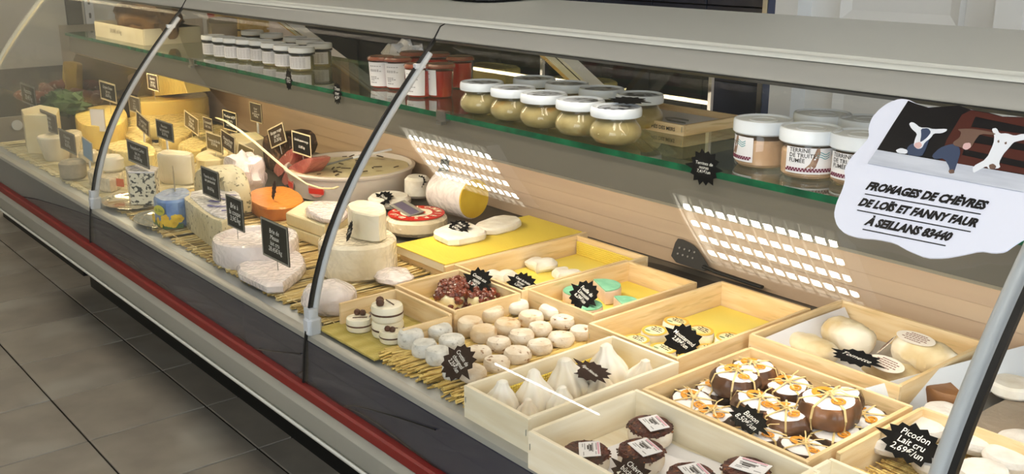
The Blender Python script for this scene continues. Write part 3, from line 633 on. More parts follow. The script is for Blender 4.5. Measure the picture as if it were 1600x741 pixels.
for u, v, lb in ((1056, 502, 'farthest back, left of the empty yellow card'), (1023, 516, 'left, above the star tip'), (994, 530, 'leftmost, by the garlic-shaped cheese box'), (1094, 516, 'right of the star, far side'), (1036, 544, 'front left, below the star'), (1107, 545, 'right of the star, near side'), (1139, 527, 'rightmost, by the box board'), (1080, 560, 'nearest, in the front right corner')):
    p = W(u, v, .7085); p.z = .6895
    o = ob('labelled_round_cheese', lc, None, p, (random.uniform(-.06, .06), random.uniform(-.06, .06), R(random.uniform(-12, 12)))); tag(o, f'small round cheese with a cream printed label, {lb}', 'cheese', 'cream-labelled small cheeses')
    l = ob('paper_label', ll, o, (0, 0, .0182)); ob('print', lbm, l, (0, 0, 0)); ob('green_mark', lgm, l, (-.008, -.009, 0)); ob('gilt_edge', lom, o, (0, 0, .0181))
# leaf-wrapped cheeses tied with raffia
def leafbody(seed, r=.036, h=.030):
    fn = lambda a, z: 1 + .05 * math.sin(a * 9 + seed) * (z / h) + .04 * math.sin(a * 5 + seed * 3)
    return MB().lathe([(0, 0), (r * .8, 0), (r * .97, .005), (r * 1.03, h * .5), (r * .97, h * .8), (r * .85, h), (r * .4, h + .001), (0, h + .001)], 40, fn=fn).wob(.0025, 55, seed).mesh('leaf_wrapped_cheese', LEAF)
LB = [leafbody(s) for s in (1, 2, 3)]
bl_lab = MB().lathe([(0, 0), (.022, -.0002), (.028, -.0012), (.0303, -.0026), (.0298, -.0032), (0, -.001)], 26).wob(.0012, 60).mesh('paper_label', WHITE)
ring = MB().lathe([(.0055, .0012), (.0085, .0012), (.0085, .0018), (.0055, .0018)], 14).lathe([(0, .0012), (.004, .0012), (.004, .0018), (0, .0018)], 10).mesh('orange_seal', ORP)
sun = MB().prism([(.015 * math.cos(a), .015 * math.sin(a)) for a in np.linspace(R(100), R(310), 12)] + [(.006 * math.cos(a), .006 * math.sin(a)) for a in np.linspace(R(310), R(100), 8)], .0012, .0018).mesh('orange_crescent', ORP, False)
goat = MB()
for (x, y, a, w_, h_) in ((0, 0, .3, .012, .005), (.006, .004, 1.0, .006, .003), (-.004, -.004, 1.3, .006, .0022), (.003, -.005, 1.6, .005, .002), (.009, .007, .2, .006, .002)): goat.box((x, y, .002), (w_, h_, .0006), rz=a)
goatm = goat.mesh('black_emblem', INKD, False)
def raff(seed, r=.036, h=.030):
    rnd = random.Random(seed); m = MB()
    for k in range(6):
        a = k * math.pi / 3 + rnd.uniform(-.15, .15); pts = []
        for q in (0, .25, .5, .75, .95): pts.append((math.cos(a) * r * q, math.sin(a) * r * q, h + .0035 - q * q * .003 + .002 * (1 - q)))
        pts += [(math.cos(a) * r * 1.07, math.sin(a) * r * 1.07, h * .6), (math.cos(a) * r * 1.0, math.sin(a) * r * 1.0, .003)]
        m.tube(pts, .0016, 5, .5)
    for k in range(3):
        a = rnd.uniform(0, 6.28); L_ = rnd.uniform(.018, .03); m.tube([(0, 0, h + .005), (math.cos(a) * L_ * .5, math.sin(a) * L_ * .5, h + .012), (math.cos(a) * L_, math.sin(a) * L_, h + rnd.uniform(.006, .018))], .0011, 5, .5)
    m.tube([(.004 * math.cos(a), .004 * math.sin(a), h + .005 + .001 * a / 6) for a in np.linspace(0, 12, 14)], .0012, 5)
    return m.mesh('raffia_tie', RAFF)
RT = [raff(s) for s in (1, 2, 3)]
bans = [(1150, 583, 2, 1.0, 'left one of the upper pair at the back'), (1178, 572, 2, .98, 'rear one of the upper pair at the back'), (1234, 600, 1, 1.0, 'against the back board, middle'), (1106, 600, 0, .95, 'behind the leftmost, under the upper pair'), (1068, 618, 0, .98, 'leftmost, in the left corner'),
        (1182, 625, 1, 1.02, 'in the centre, between the upper pair and the star'), (1117, 647, 0, 1.02, 'left of the black star, by the front board'), (1296, 622, 2, 1.18, 'largest, raised on the right of the centre'), (1322, 614, 1, 1.0, 'half hidden behind the largest raised one'),
        (1232, 643, 1, .98, 'right of the black star, beside the largest'), (1364, 645, 0, 1.0, 'rightmost, in the far right corner'), (1186, 676, 0, 1.04, 'under the star, by the front board'), (1308, 672, 0, 1.04, 'by the right board, below the largest'), (1253, 699, 0, 1.02, 'nearest, in the bottom corner of the box')]
for i, (u, v, lv, sc, lb) in enumerate(bans):
    zb = ZB + .007 + (0, .017, .031)[lv]; p = W(u, v, zb + .03 * sc); p.z = zb
    p.x = min(max(p.x, -.925 + .043 * sc), -.644 - .043 * sc); p.y = min(max(p.y, 1.012 + .044 * sc), 1.262 - .044 * sc)
    tl = .06 if lv == 2 else .16
    o = tag(ob('leaf_wrapped_cheese', LB[i % 3], None, p, (random.uniform(-tl, tl), random.uniform(-tl, tl), i * 1.3), (sc, sc, sc)), f'brown leaf-wrapped cheese with raffia tie, {lb}', 'cheese', 'leaf-wrapped cheeses in the box')
    l = ob('paper_label', bl_lab, o, (0, 0, .0325)); ca = -i * 1.3 + R(-20)
    ob('orange_seal', ring, l, (.018 * math.cos(ca), .018 * math.sin(ca), 0)); ob('orange_crescent', sun, l, (-.008 * math.cos(ca), -.008 * math.sin(ca), 0), (0, 0, ca)); ob('black_emblem', goatm, l, (-.008 * math.cos(ca), -.008 * math.sin(ca), 0), (0, 0, ca))
    ob('raffia_tie', RT[i % 3], o)
# crumb-topped rounds with price cards
ct_b = disc_mesh('crumb_topped_cheese', .031, .024, SPOTR, .006, 4)
def crumbs(seed):
    rnd = random.Random(seed); m = MB().lathe([(0, .0235), (.028, .0235), (.0305, .021), (.029, .0262), (0, .0268)], 22).wob(.0012, 90, seed)
    for k in range(300):
        a = rnd.uniform(0, 6.283); r = .0325 * math.sqrt(rnd.random()); s_ = rnd.uniform(.0012, .0026); zz_ = .026 - max(0, r - .027) * .9
        m.box((r * math.cos(a), r * math.sin(a), zz_), (s_, s_ * .8, s_ * .9), rz=a * 3, rx=a)
    return m.mesh('crumb_topping', CRUMB, False)
CB = [crumbs(1), crumbs(2)]
pc = MB().box((0, 0, .0005), (.046, .028, .0008)).mesh('price_card', WHITE, False)
pcl = MB()
for (x, y, w_, h_) in ((-.006, .009, .02, .0012), (-.004, .004, .026, .0022), (-.004, 0, .022, .0022), (-.008, -.006, .018, .001), (.014, .008, .008, .001), (.014, -.008, .010, .001), (-.012, -.009, .010, .001)): pcl.box((x, y, .0011), (w_, h_, .0004))
pcl = pcl.mesh('print', INKG, False); pcb = MB().box((-.003, .002, .0011), (.018, .002, .0004)).box((-.005, -.002, .0011), (.012, .002, .0004)).mesh('print', INKD, False)
pcr = MB().box((.0, .0115, .0011), (.036, .0025, .0003)).mesh('print', M('pink_print', 'd8a0b0', rough=.6), False)
for i, (u, v, yw, lb) in enumerate(((1016, 668, -25, 'farthest, by the back board'), (1002, 706, -20, 'in the middle of the white paper'), (916, 709, -42, 'leftmost, by the front left corner'), (1080, 745, -25, 'nearest, cut by the bottom edge'), (1166, 736, 8, 'rightmost, by the back board'))):
    p = W(u, v, .712); p.z = .6905
    o = tag(ob('crumb_topped_cheese', ct_b, None, p, (0, 0, i * 1.1)), f'white round with spice-crumb top and price card, {lb}', 'cheese', 'crumb-topped round cheeses')
    ob('crumb_topping', CB[i % 2], o)
    l = ob('price_card', pc, o, (.006 * math.cos(-i * 1.1), .006 * math.sin(-i * 1.1), .030), (R(6), R(-4), R(yw) - i * 1.1)); ob('print', pcl, l); ob('print', pcb, l); ob('print', pcr, l)
def sheet(o, nx, ny, fz, th=.0008):
    m = MB(); (xa, ya), (xb, yb_) = o; vs = []
    for s_ in (0, -th):
        for j in range(ny + 1):
            for i in range(nx + 1):
                x = xa + (xb - xa) * i / nx; y = ya + (yb_ - ya) * j / ny; vs.append((x, y, fz(x, y) + s_))
    q = (nx + 1) * (ny + 1); fs = []
    for j in range(ny):
        for i in range(nx):
            a = j * (nx + 1) + i; fs += [(a, a + 1, a + nx + 2, a + nx + 1), (q + a, q + a + nx + 1, q + a + nx + 2, q + a + 1)]
    for i in range(nx): a = i; fs.append((a, q + a, q + a + 1, a + 1)); a = ny * (nx + 1) + i; fs.append((a, a + 1, q + a + 1, q + a))
    for j in range(ny): a = j * (nx + 1); fs.append((a, a + nx + 1, q + a + nx + 1, q + a)); a += nx; fs.append((a, q + a, q + a + nx + 1, a + nx + 1))
    return m.add(vs, fs)
solo('white_paper', sheet(((-.135, -.095), (.135, .088)), 16, 12, lambda x, y: .004 + .003 * math.sin(x * 30 + y * 14)), WHITE, 'sheet of white paper under the crumb-topped cheeses', 'paper', (-.752, .903, .6855), (0, 0, 0))
solo('white_paper', sheet(((-.118, -.12), (.118, .122)), 16, 10, lambda x, y: .003 + .055 * max(0, (-x - .075) / .05) ** 1.6 + .001 * math.sin(x * 40 + y * 22)), WHITE, 'white paper curling up the left side of the long cheese box', 'paper', (-.82, 1.427, .686))
# long cloth-rind cheeses
def loaf(seed, L_=.105, r=.032):
    m = MB(); n = 22; N_ = 18; vs = []; fs = []
    for i in range(N_ + 1):
        t_ = i / N_; x = -L_ / 2 + L_ * t_; rr = r * (max(0, 1 - abs(2 * t_ - 1) ** 3.2)) ** .5 * (1 - .05 * (math.sin(t_ * 26) > .75)); rr = max(rr, .002)
        for k in range(n): a = 2 * math.pi * k / n; vs.append((x, rr * math.cos(a), max(-.8 * r, rr * math.sin(a) * .88)))
    for i in range(N_):
        for k in range(n): fs.append((i * n + k, i * n + (k + 1) % n, (i + 1) * n + (k + 1) % n, (i + 1) * n + k))
    fs.append(tuple(range(n))[::-1]); fs.append(tuple(N_ * n + k for k in range(n)))
    vs = [(a, b, c + r * .8) for a, b, c in vs]
    return m.add(vs, fs).wob(.0035, 42, seed).wob(.0015, 110, seed).mesh('long_cheese', LOAFM)
for i, (u, v, sc, yw, lb) in enumerate(((1326, 522, 1.0, -14, 'bare, on the far left of the box'), (1447, 556, 1.08, -8, 'with an oval label on its back, on the far right'), (1268, 543, .9, -6, 'low one by the front board, left'), (1394, 582, .9, -4, 'low one by the front board, right'))):
    p = W(u, v, .69 + (.03 if i < 2 else .02) * sc); p.z = .6905; p.y = max(p.y, 1.34)
    tag(ob('long_cheese', loaf(i + 1, .1 if i == 0 else .112), None, p, (0, 0, R(yw)), (sc, sc, sc * (1 if i < 2 else .75))), f'long pale cloth-rind cheese, {lb}', 'cheese', 'long cloth-rind cheeses')
ovm = MB().lathe([(0, 0), (.034, 0), (.034, .0007), (0, .0007)], 26, sy=.5).mesh('oval_label', M('oval_paper', 'efe6da', rough=.6))
ovp = MB()
for (y, w_) in ((.010, .03), (.0055, .044), (.001, .04), (-.004, .046), (-.009, .03)):
    for k in range(7): ovp.box((-w_ / 2 + w_ * (k + .5) / 7, y, .0009), (w_ / 9, .0018, .0003))
ovp = ovp.mesh('print', M('brown_print', '8a6258', rough=.6), False)
for u, v, z, tx, tz, lb in ((1431, 529, .748, 12, -6, 'on the back of the right long cheese'), (1384, 569, .730, 18, -12, 'by the black star at the front board'), (1385, 539, .717, 50, -75, 'standing between the two big long cheeses')):
    o = tag(ob('oval_label', ovm, None, W(u, v, z), (R(tx), 0, R(tz))), f'oval cream printed label, {lb}', 'label', 'oval labels on the long cheeses'); ob('print', ovp, o)
# velvety white rounds
pm = disc_mesh('white_round_cheese', .031, .021, M('velvet_white', 'e6e2de', 'd6d1cb', scale=40, rough=.95, bump=.8, bscale=190), .0095, 9, .001, 30, .0008)
for i, (u, v, sc, lb) in enumerate(((1476, 648, 1, 'behind the blue-grey strut, at the back'), (1444, 667, 1, 'above the price star, left of the strut'), (1384, 693, 1, 'leftmost, half under the price star'), (1517, 690, 1, 'right of the black seal, middle'), (1461, 720, 1.05, 'below the price star'), (1573, 717, 1.0, 'near the right edge, second row'), (1536, 741, 1.05, 'cut by the bottom edge, right of the seal'), (1594, 690, .95, 'cut by the right edge'))):
    p = W(u, v, ZB + .032); p.z = ZB + .021
    tag(ob('white_round_cheese', pm, None, p, (random.uniform(-.12, .12), random.uniform(-.12, .12), i * 1.7), (sc, sc, sc)), f'velvety white round cheese on straw, {lb}', 'cheese', 'velvety white rounds on straw')
p = W(1582, 604, .70); p.z = .6885
solo('small_white_cheese', MB().lathe([(0, 0), (.029, 0), (.033, .004), (.033, .016), (.029, .02), (0, .0205)], 26).wob(.001, 60), RIND, 'small white cheese alone on the brown paper at the right edge', 'cheese', p)
solo('brown_paper', sheet(((-.2, -.14), (.24, .125)), 16, 10, lambda x, y: .002 + .002 * math.sin(x * 22 + y * 30)), BROWNP, 'brown paper sheet spread behind the white rounds, right edge', 'paper', (-.415, 1.43, .686))
p = W(1462, 616, .70); p.z = .6895
solo('wrapped_parcel', MB().slab(chaikin([(-.05, -.02), (.03, -.035), (.055, .01), (-.01, .035)], 1), .028, .004).wob(.006, 25, 3), M('kraft_parcel', '9a6a38', '5a3518', scale=14, rough=.5, bump=.5), 'crumpled brown kraft wrapping behind the white rounds', 'wrapping', p, (0, 0, R(-20)))
pl = MB().box((0, 0, .0015), (.34, .003, .075)); solo('plastic_sheet', MB().slab([(-.19, -.002), (.19, -.002), (.19, .002), (-.19, .002)], .055, .001), M('milky_plastic', 'd9dde2', rough=.3), 'milky plastic divider leaning right of the long cheese box', 'divider', (-.655, 1.44, .687), (R(-25), 0, R(78)))
# hazelnut-topped rounds
hn = disc_mesh('hazelnut_cheese', .0235, .024, PALE, .004, 3, .0004); hb = MB().lathe([(.0237, .0105), (.0242, .0115), (.0242, .0125), (.0237, .0135)], 30).mesh('dark_band', BEAN)
nut = MB().lathe([(0, 0), (.005, .001), (.0062, .005), (.0045, .009), (0, .0115)], 14).mesh('hazelnut', BEAN); stick = MB().box((0, 0, .0006), (.026, .0016, .0012)).mesh('chocolate_stick', BEAN, False)
hp = [((541, 486, 582, 522), 0, 'alone on the left'), ((581, 497, 631, 532), 0, 'lower one of the stacked pair'), ((581, 463, 631, 502), 1, 'upper one of the stacked pair'), ((590, 512, 628, 536), 0, 'nearest, half hidden by the low board')]
for i, (bx, up, lb) in enumerate(hp):
    zb = .6915; p, r, h = cyl_box(*bx, zb + (.022 if up else 0), .024)
    if up: p = Vector((pb.x, pb.y, zb + .0245))
    if i == 1: pb = p.copy()
    sc = min(1.2, max(.8, r / .0235)); 
    if up: p.z = zb + .024 * sc + .0004
    if i == 3: p = W(612, 526, .70); p.z = zb; sc = .9
    o = tag(ob('hazelnut_cheese', hn, None, p, (0, 0, .5 + i), (sc, sc, sc)), f'white round cheese with hazelnuts and chocolate stick, {lb}', 'cheese', 'hazelnut-topped cheeses'); ob('dark_band', hb, o)
    ob('hazelnut', nut, o, (.002, .010, .0238)); ob('hazelnut', nut, o, (-.009, .009, .0238)); ob('chocolate_stick', stick, o, (.004, -.004, .0242), (0, 0, .5))
# raisin-coated rounds
rs = MB().blob((.0140, .0110, .010), 8, 5, .3, 3, 1, .9).mesh('raisin', RAIS)
rsm = disc_mesh('raisin_cheese', .028, .03, CREAM, .008, 5)
for i, (u, v, lb) in enumerate(((716, 447, 'farthest, under the black star'), (704, 470, 'by the left board corner'), (760, 470, 'right, in the near corner'), (758, 446, 'far right, hidden under the star'))):
    p = W(u, v, .705); p.z = .6895; p.x = min(max(p.x, -1.555 + .042), -1.366 - .042); p.y = min(max(p.y, 1.002 + .042), 1.155 - .042)
    o = tag(ob('raisin_cheese', rsm, None, p, (0, 0, i * .9)), f'small round cheese coated in dark raisins, {lb}', 'cheese', 'raisin-coated cheeses')
    rr = random.Random(i)
    for k in range(74):
        a = rr.uniform(0, 6.283)
        if k < 38: q = .027 * math.sqrt(rr.random()); loc = (q * math.cos(a), q * math.sin(a), .0285); 
        else: z_ = rr.choice((.001, .009, .017, .023)); loc = (.029 * math.cos(a), .029 * math.sin(a), z_)
        if abs((a + i) % 2.2 - 1.1) < .22: continue
        ob('raisin', rs, o, loc, (rr.uniform(-.4, .4), rr.uniform(-.4, .4), rr.uniform(0, 6)))
# hearts
def heart(seed, w=.072, h=.02):
    o = []
    for k in range(40):
        a = 2 * math.pi * k / 40; o.append((w / 34 * 16 * math.sin(a) ** 3, w / 34 * (13 * math.cos(a) - 5 * math.cos(2 * a) - 2 * math.cos(3 * a) - math.cos(4 * a))))
    return MB().slab(o, h, .007).wob(.0025, 45, seed).mesh('heart_cheese', RIND)
for i, (u, v, rz_, lb) in enumerate(((843, 414, 35, 'in the middle of the yellow card'), (884, 431, 20, 'right one, by the green-topped cheese box'), (783, 434, 60, 'left one, behind the black star'), (826, 455, 20, 'nearest, under the black star'))):
    p = W(u, v, .70); p.z = .6898; p.x = min(max(p.x, -1.585 + .045), -1.372 - .048); p.y = min(max(p.y, 1.163 + .045), 1.45)
    tag(ob('heart_cheese', heart(i + 1), None, p, (0, 0, R(rz_)), (1.05, 1.05, 1.1)), f'white heart-shaped cheese, {lb}', 'cheese', 'heart-shaped cheeses')
# green-topped pieces
ho = [(.032 * math.cos(a), .032 * math.sin(a)) for a in np.linspace(R(-10), R(190), 16)]
gp = MB().slab(ho, .024, .002).mesh('green_topped_cheese', PINKP)
gt = MB().slab([(x * .97, y * .97) for x, y in ho], .0022, .0006).wob(.0006, 90).mesh('herb_top', GRN)
for i, (u, v, rz_, sc, lb) in enumerate(((941, 452, -25, 1.15, 'farthest, behind the price star'), (915, 480, -50, 1.0, 'nearest, under the price star'), (980, 478, -25, 1.0, 'right one, by the right board'), (905, 458, 140, 1.0, 'left one, half under the star'))):
    p = W(u, v, .71); p.z = .6895; p.x = min(max(p.x, -1.388 + .045), -1.198 - .045); p.y = min(max(p.y, 1.178 + .04), 1.41)
    o = tag(ob('green_topped_cheese', gp, None, p, (0, 0, R(rz_)), (sc, sc, sc)), f'half-round pink cheese with a green herb top, {lb}', 'cheese', 'green-topped cheese pieces'); ob('herb_top', gt, o, (0, 0, .0241))
# slotted spatula lying behind the boxes
a, b = W(1050, 425, .70), W(1172, 442, .70)
sp = thing('slotted_spatula', 'black slotted spatula leaning on the back wall behind the boxes', 'spatula', (Yp(1043, 432, 1.60).x, 1.60, .688))
bm = MB(); bl_o = chaikin([(-.005, 0), (.085, -.002), (.105, .006), (.085, .022), (.05, .045), (.015, .052), (-.005, .05)], 1)
part('blade', MB().slab(bl_o, .002, .0004), BLK, sp, (0, .012, .004), (R(68), 0, 0))
hm = MB().lathe([(0, 0), (.0022, 0), (.0022, .0012), (0, .0012)], 10).mesh('hole', M('slot_grey', '8f8b84', rough=.4))  # holes drawn as light grey discs
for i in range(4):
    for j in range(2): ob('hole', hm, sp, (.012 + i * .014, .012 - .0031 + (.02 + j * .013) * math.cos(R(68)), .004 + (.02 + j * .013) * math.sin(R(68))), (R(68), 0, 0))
part('handle', MB().tube([(.085, .015, .012), (.12, .012, .010), (.24, .01, .008)], .006, 8, .6), BLK, sp)
solo('black_tray', MB().slab(chaikin([(-.16, -.03), (.16, -.03), (.16, .03), (-.16, .03)], 1), .012, .002), BLK, 'low black tray along the back wall beside the spatula', 'tray', (-1.30, 1.545, .68))
# ------------------------------------------------------------------ cut and whole cheeses of the left and middle bays
ZT = ZM
def topz(edge, zb):
    u, vt, vb = edge; p = W(u, vb, zb); return Yp(u, vt, p.y).z
def cut(name, label, px, edge, mat, zb=None, cat='cheese', bev=.004, ck=1, taper=1., wob=.0015, group=None, kx=None):
    zb = ZT if zb is None else zb; zt = max(topz(edge, zb), zb + .008); P = [W(u, v, zt) for u, v in px]
    c = sum(P, Vector()) / len(P); o = [(p.x - c.x, p.y - c.y) for p in P]
    if ck: o = chaikin(o, ck)
    ob_ = solo(name, MB().slab(o, zt - zb, min(bev, (zt - zb) * .3), rings=4, taper=taper).wob(wob, 35, len(bpy.data.objects) % 17), mat, label, cat, (c.x, c.y, zb), group=group)
    ob_['_zt'] = zt; return ob_, zt, c
def face(name, label, px, y, depth, mat, cat='cheese', bev=.004, ck=1, wob=.0015, yaw=0.):
    P = [Yp(u, v, y) for u, v in px]; c = sum(P, Vector()) / len(P); o = [(p.x - c.x, p.z - c.z) for p in P]
    if ck: o = chaikin(o, ck)
    m = MB().slab(o, depth, bev, rings=4); m.v = [(x, depth - z, yv) for x, yv, z in m.v]; m.wob(wob, 35, len(bpy.data.objects) % 13)
    m.f = [f[::-1] for f in m.f]
    lo = min(v[2] for v in m.v)
    return solo(name, m, mat, label, cat, (c.x, y, c.z), (0, 0, yaw))
def wheel(name, label, bx, mat, zb=None, bev=.008, wob=.0015, prof=None, hk=1., rk=1., n=36):
    zb = ZT if zb is None else zb; p, r, h = cyl_box(*bx, zb); h *= hk; r *= rk; b = min(bev, h * .4)
    pr = prof(r, h) if prof else [(0, 0), (r - b, 0), (r, b), (r * 1.005, h / 2), (r, h - b), (r - b, h), (r * .5, h), (0, h)]
    o = solo(name, MB().lathe(pr, n).wob(wob, 30, len(bpy.data.objects) % 11), mat, label, 'cheese', p); return o, p, r, h
def lump(name, label, bx, mat, zb=None, dk=.8, amp=.2, seed=1, fr=2.2, hk=1.):
    zb = ZT if zb is None else zb; p, r, h = cyl_box(*bx, zb)
    return solo(name, MB().blob((2 * r, 2 * r * dk, h * hk), 34, 18, amp, fr, seed).wob(.003, 45, seed), mat, label, 'cheese', p)

cut('brie_wedge', 'film-wrapped white brie wedge lying at the front, slate tag on it', [(359, 417), (408, 397), (458, 387), (474, 396), (479, 414), (432, 452)], (430, 452, 469), FILM, bev=.006)
wheel('brie_cheese', 'large white film-wrapped wheel with sunken top behind the brie wedge', (334, 347, 466, 422), FILM, prof=lambda r, h: [(0, 0), (r * .95, 0), (r, .008), (r * 1.0, h - .012), (r * .97, h - .003), (r * .9, h), (r * .82, h - .002), (r * .76, h - .010), (r * .4, h - .012), (0, h - .012)], hk=.95)
o, zt, c = cut('blue_cheese_block', 'long grey-cream veined block with half-peeled white and lilac foil', [(280, 306), (326, 340), (352, 349), (378, 318), (371, 301), (340, 296), (300, 299)], (329, 340, 386), BLUEL, bev=.003)
fo = [W(u, v, zt) - c for u, v in [(290, 303), (330, 337), (356, 345), (379, 318), (371, 300), (340, 295)]]
part('foil_wrap', MB().slab(chaikin([(p.x, p.y) for p in fo], 1), .004, .001).wob(.003, 60, 2), FOIL, o, (0, 0, zt - ZT - .001))
for (u, v, a, w_) in ((336, 318, .5, .03), (348, 326, .9, .035), (352, 315, .2, .04), (362, 308, .7, .025), (340, 308, .1, .03), (357, 332, 1.1, .03), (330, 325, .3, .02)):
    p = W(u, v, zt) - c; part('lilac_print', MB().box((0, 0, 0), (w_, .007, .001), rz=a), LIL, o, (p.x, p.y, zt - ZT + .0055), smooth=False)
# flower-printed package on its silver tray
def tray(u, v, w_, d_, label, rz_=0):
    p = W(u, v, ZT); n = 40
    fn = lambda a, z: 1 + (.018 * math.sin(a * 20) if z > .004 else 0)
    return solo('silver_tray', MB().lathe([(0, .001), (w_ * .8, .001), (w_ * .86, .003), (w_, .008), (w_ * 1.03, .0075), (w_ * .88, .0005), (0, 0)], 60, fn=fn, sy=d_ / w_), CHROME, label, 'tray', (p.x, p.y, ZT), (0, 0, rz_))
tray(203, 318, .098, .066, 'oval silver cardboard tray under the black-veined wedge'); tray(254, 346, .095, .062, 'oval silver cardboard tray under the flower-printed cheese')
o, zt, c = cut('flower_printed_cheese', 'cheese in a blue wrapper printed with daffodils, on a silver tray', [(236, 306), (258, 294), (292, 292), (302, 302), (284, 313), (252, 315)], (258, 315, 357), BLUEPK, ZT + .003, bev=.006)
hh = zt - ZT - .003
rr_ = random.Random(4)
oc = [W(u, v, zt) - c for u, v in [(236, 306), (252, 315), (284, 313)]]
for k in range(16):
    t_ = rr_.random(); a, b = (oc[0], oc[1]) if t_ < .35 else (oc[1], oc[2]); q = rr_.random(); p = a.lerp(b, q); n_ = Vector((b.y - a.y, a.x - b.x, 0)).normalized()
    if n_.y > 0: n_ = -n_
    fl_ = MB()
    for s_ in range(5): fl_.lathe([(0, 0), (.0045, 0), (.0045, .0008), (0, .001)], 8, c=(.0055 * math.cos(s_ * 1.257), .0055 * math.sin(s_ * 1.257), 0))
    fl_.lathe([(0, 0), (.004, 0), (.004, .002), (0, .002)], 8)
    part('daffodil', fl_, YFLOW, o, (p.x + n_.x * .0006, p.y + n_.y * .0006, hh * rr_.uniform(.14, .42)), n_.to_track_quat('Z', 'Y').to_euler(), smooth=False)
for a, b in ((oc[0], oc[1]), (oc[1], oc[2])):
    mid = (a + b) / 2; d = b - a; part('grass_band', MB().box((0, 0, hh * .09), (d.length * .96, .002, hh * .16)), GRASS, o, (mid.x, mid.y, .001), (0, 0, math.atan2(d.y, d.x)), smooth=False)
a, b = oc[0], oc[1]; p = a.lerp(b, .75); n_ = Vector((.25, -.95, 0)).normalized()
l = part('oval_label', MB().lathe([(0, 0), (.020, 0), (.020, .0012), (0, .0014)], 22, sy=.62), M('lime_label', 'c9c540', rough=.5), o, (p.x + .006, p.y - .003, hh * .66), (R(90), 0, R(14)))
ob('lettering', textmesh('St Zion', .010, GRASS, .02, .3), l, (0, 0, .0018))
# roquefort-like wedge
o, zt, c = cut('veined_wedge', 'upright white wedge with bold black-blue veins on a silver tray', [(196, 262), (222, 257), (247, 263), (241, 270), (200, 270)], (199, 270, 317), BLUEC, ZT + .003, bev=.002, ck=0)
part('foil_cap', MB().slab([(p.x * 1.02, p.y * 1.02) for p in [W(u, v, zt) - c for u, v in [(196, 262), (222, 257), (247, 263), (241, 270), (200, 270)]]], .004, .001).wob(.002, 60, 2), FOIL, o, (0, 0, zt - ZT - .004))
cut('pale_block', 'upright pale slab with rounded corners and white-sticked tag', [(243, 241), (296, 244), (304, 237), (254, 232)], (268, 243, 288), PALE, bev=.006)
o12, z12, c12 = cut('tan_rind_cheese', 'tan-rinded cheese slice with an orange sticker behind the second strut', [(133, 265), (158, 258), (198, 264), (176, 281), (150, 277)], (165, 281, 302), FILMP, bev=.004)
part('orange_sticker', MB().box((0, 0, 0), (.06, .001, .022)), M('orange_sticker', 'e0704a', rough=.5), o12, tuple(W(188, 287, ZT + .02) - Vector((c12.x, c12.y, ZT)) + Vector((.0, -.012, .006))), (0, 0, R(25)), smooth=False)
wheel('small_half_wheel', 'small pale half wheel in crinkled film on top of the tan-rinded slice', (157, 240, 193, 270), PALE, z12 + .002, wob=.003)
wheel('grey_rind_cheese', 'small grey-rinded wheel at the front of the far bay', (94, 246, 134, 283), GREYC)
wheel('bowl_cheese', 'pale bowl-shaped cheese at the front of the far bay, grey tag on it', (62, 207, 113, 254), PALE, prof=lambda r, h: [(0, 0), (r * .62, 0), (r * .72, .006), (r * .98, h - .012), (r, h - .004), (r * .95, h), (0, h)])
cut('pale_block', 'plain pale block behind the bowl-shaped cheese', [(96, 204), (118, 201), (130, 206), (120, 212), (100, 211)], (118, 212, 246), FILMP)
cut('parmesan_wedge', 'tall pale-yellow wedge at the far left end', [(33, 171), (62, 164), (92, 169), (88, 180), (36, 179)], (38, 179, 236), CREAM, bev=.003, ck=0)
wheel('brown_half_wheel', 'small brown-topped half wheel behind the first strut', (124, 232, 154, 258), FILMP)
cut('yellow_half_wheel', 'rounded yellow half wheel under film left of the second strut', [(114, 178), (135, 168), (165, 163), (192, 166), (200, 180), (192, 195), (125, 196)], (160, 194, 232), YELP, ck=2)
cut('yellow_wedge', 'low yellow-tan wheel piece behind the black-veined wedge', [(163, 224), (200, 217), (232, 222), (246, 236), (238, 243), (172, 236)], (205, 240, 266), YELW, ck=2)
oC, zC, cC = cut('comte_cheese', 'huge yellow half wheel lying along the back wall', [(196, 160), (262, 158), (326, 152), (322, 143), (280, 141), (220, 148)], (300, 155, 196), YELP, bev=.006, wob=.002)
cut('comte_cheese', 'yellow wheel slab beneath the huge half wheel', [(182, 200), (262, 194), (330, 188), (326, 178), (280, 172), (200, 182)], (290, 192, 214), YELW, bev=.006, wob=.003, zb=ZT)
face('comte_wedge', 'pale yellow crown wedge standing on the huge half wheel', [(231, 103), (281, 113), (292, 146), (213, 153)], cC.y - .05, .09, YELP, ck=0, bev=.003)
face('comte_wedge', 'pinkish-grey rind wedge leaning behind the second strut', [(200, 118), (229, 104), (215, 152), (190, 152)], cC.y - .02, .09, M('rind_pinkgrey', 'b29c86', 'c7b49c', rough=.6), ck=0, bev=.003)
for px, e, lb in (([(184, 208), (212, 192), (238, 205), (224, 224)], (212, 222, 240), 'flat yellow wedge under crinkled film, behind the second strut'), ([(244, 207), (275, 192), (303, 200), (291, 215), (256, 220)], (270, 218, 236), 'flat yellow wedge under crinkled film, below the huge wheel'),
        ([(272, 224), (318, 206), (346, 216), (306, 238)], (300, 236, 256), 'film-wrapped yellow wedge left of the olive tags'), ([(300, 205), (335, 192), (362, 200), (345, 215)], (332, 212, 228), 'film-wrapped yellow wedge along the back wall')):
    cut('yellow_wedge', lb, px, e, YELW, ck=1, wob=.004)
cut('crumbly_wedge', 'pale crumbly wedge right of the rounded slab', [(304, 241), (335, 229), (360, 237), (352, 248), (312, 250)], (330, 249, 276), CREAM, wob=.004)
cut('pale_block', 'tall pale slab against the back wall, left of the dark-rinded wedge', [(347, 209), (400, 206), (414, 216), (382, 226)], (385, 225, 275), CREAM, ck=0)
yb = W(345, 340, ZT).y
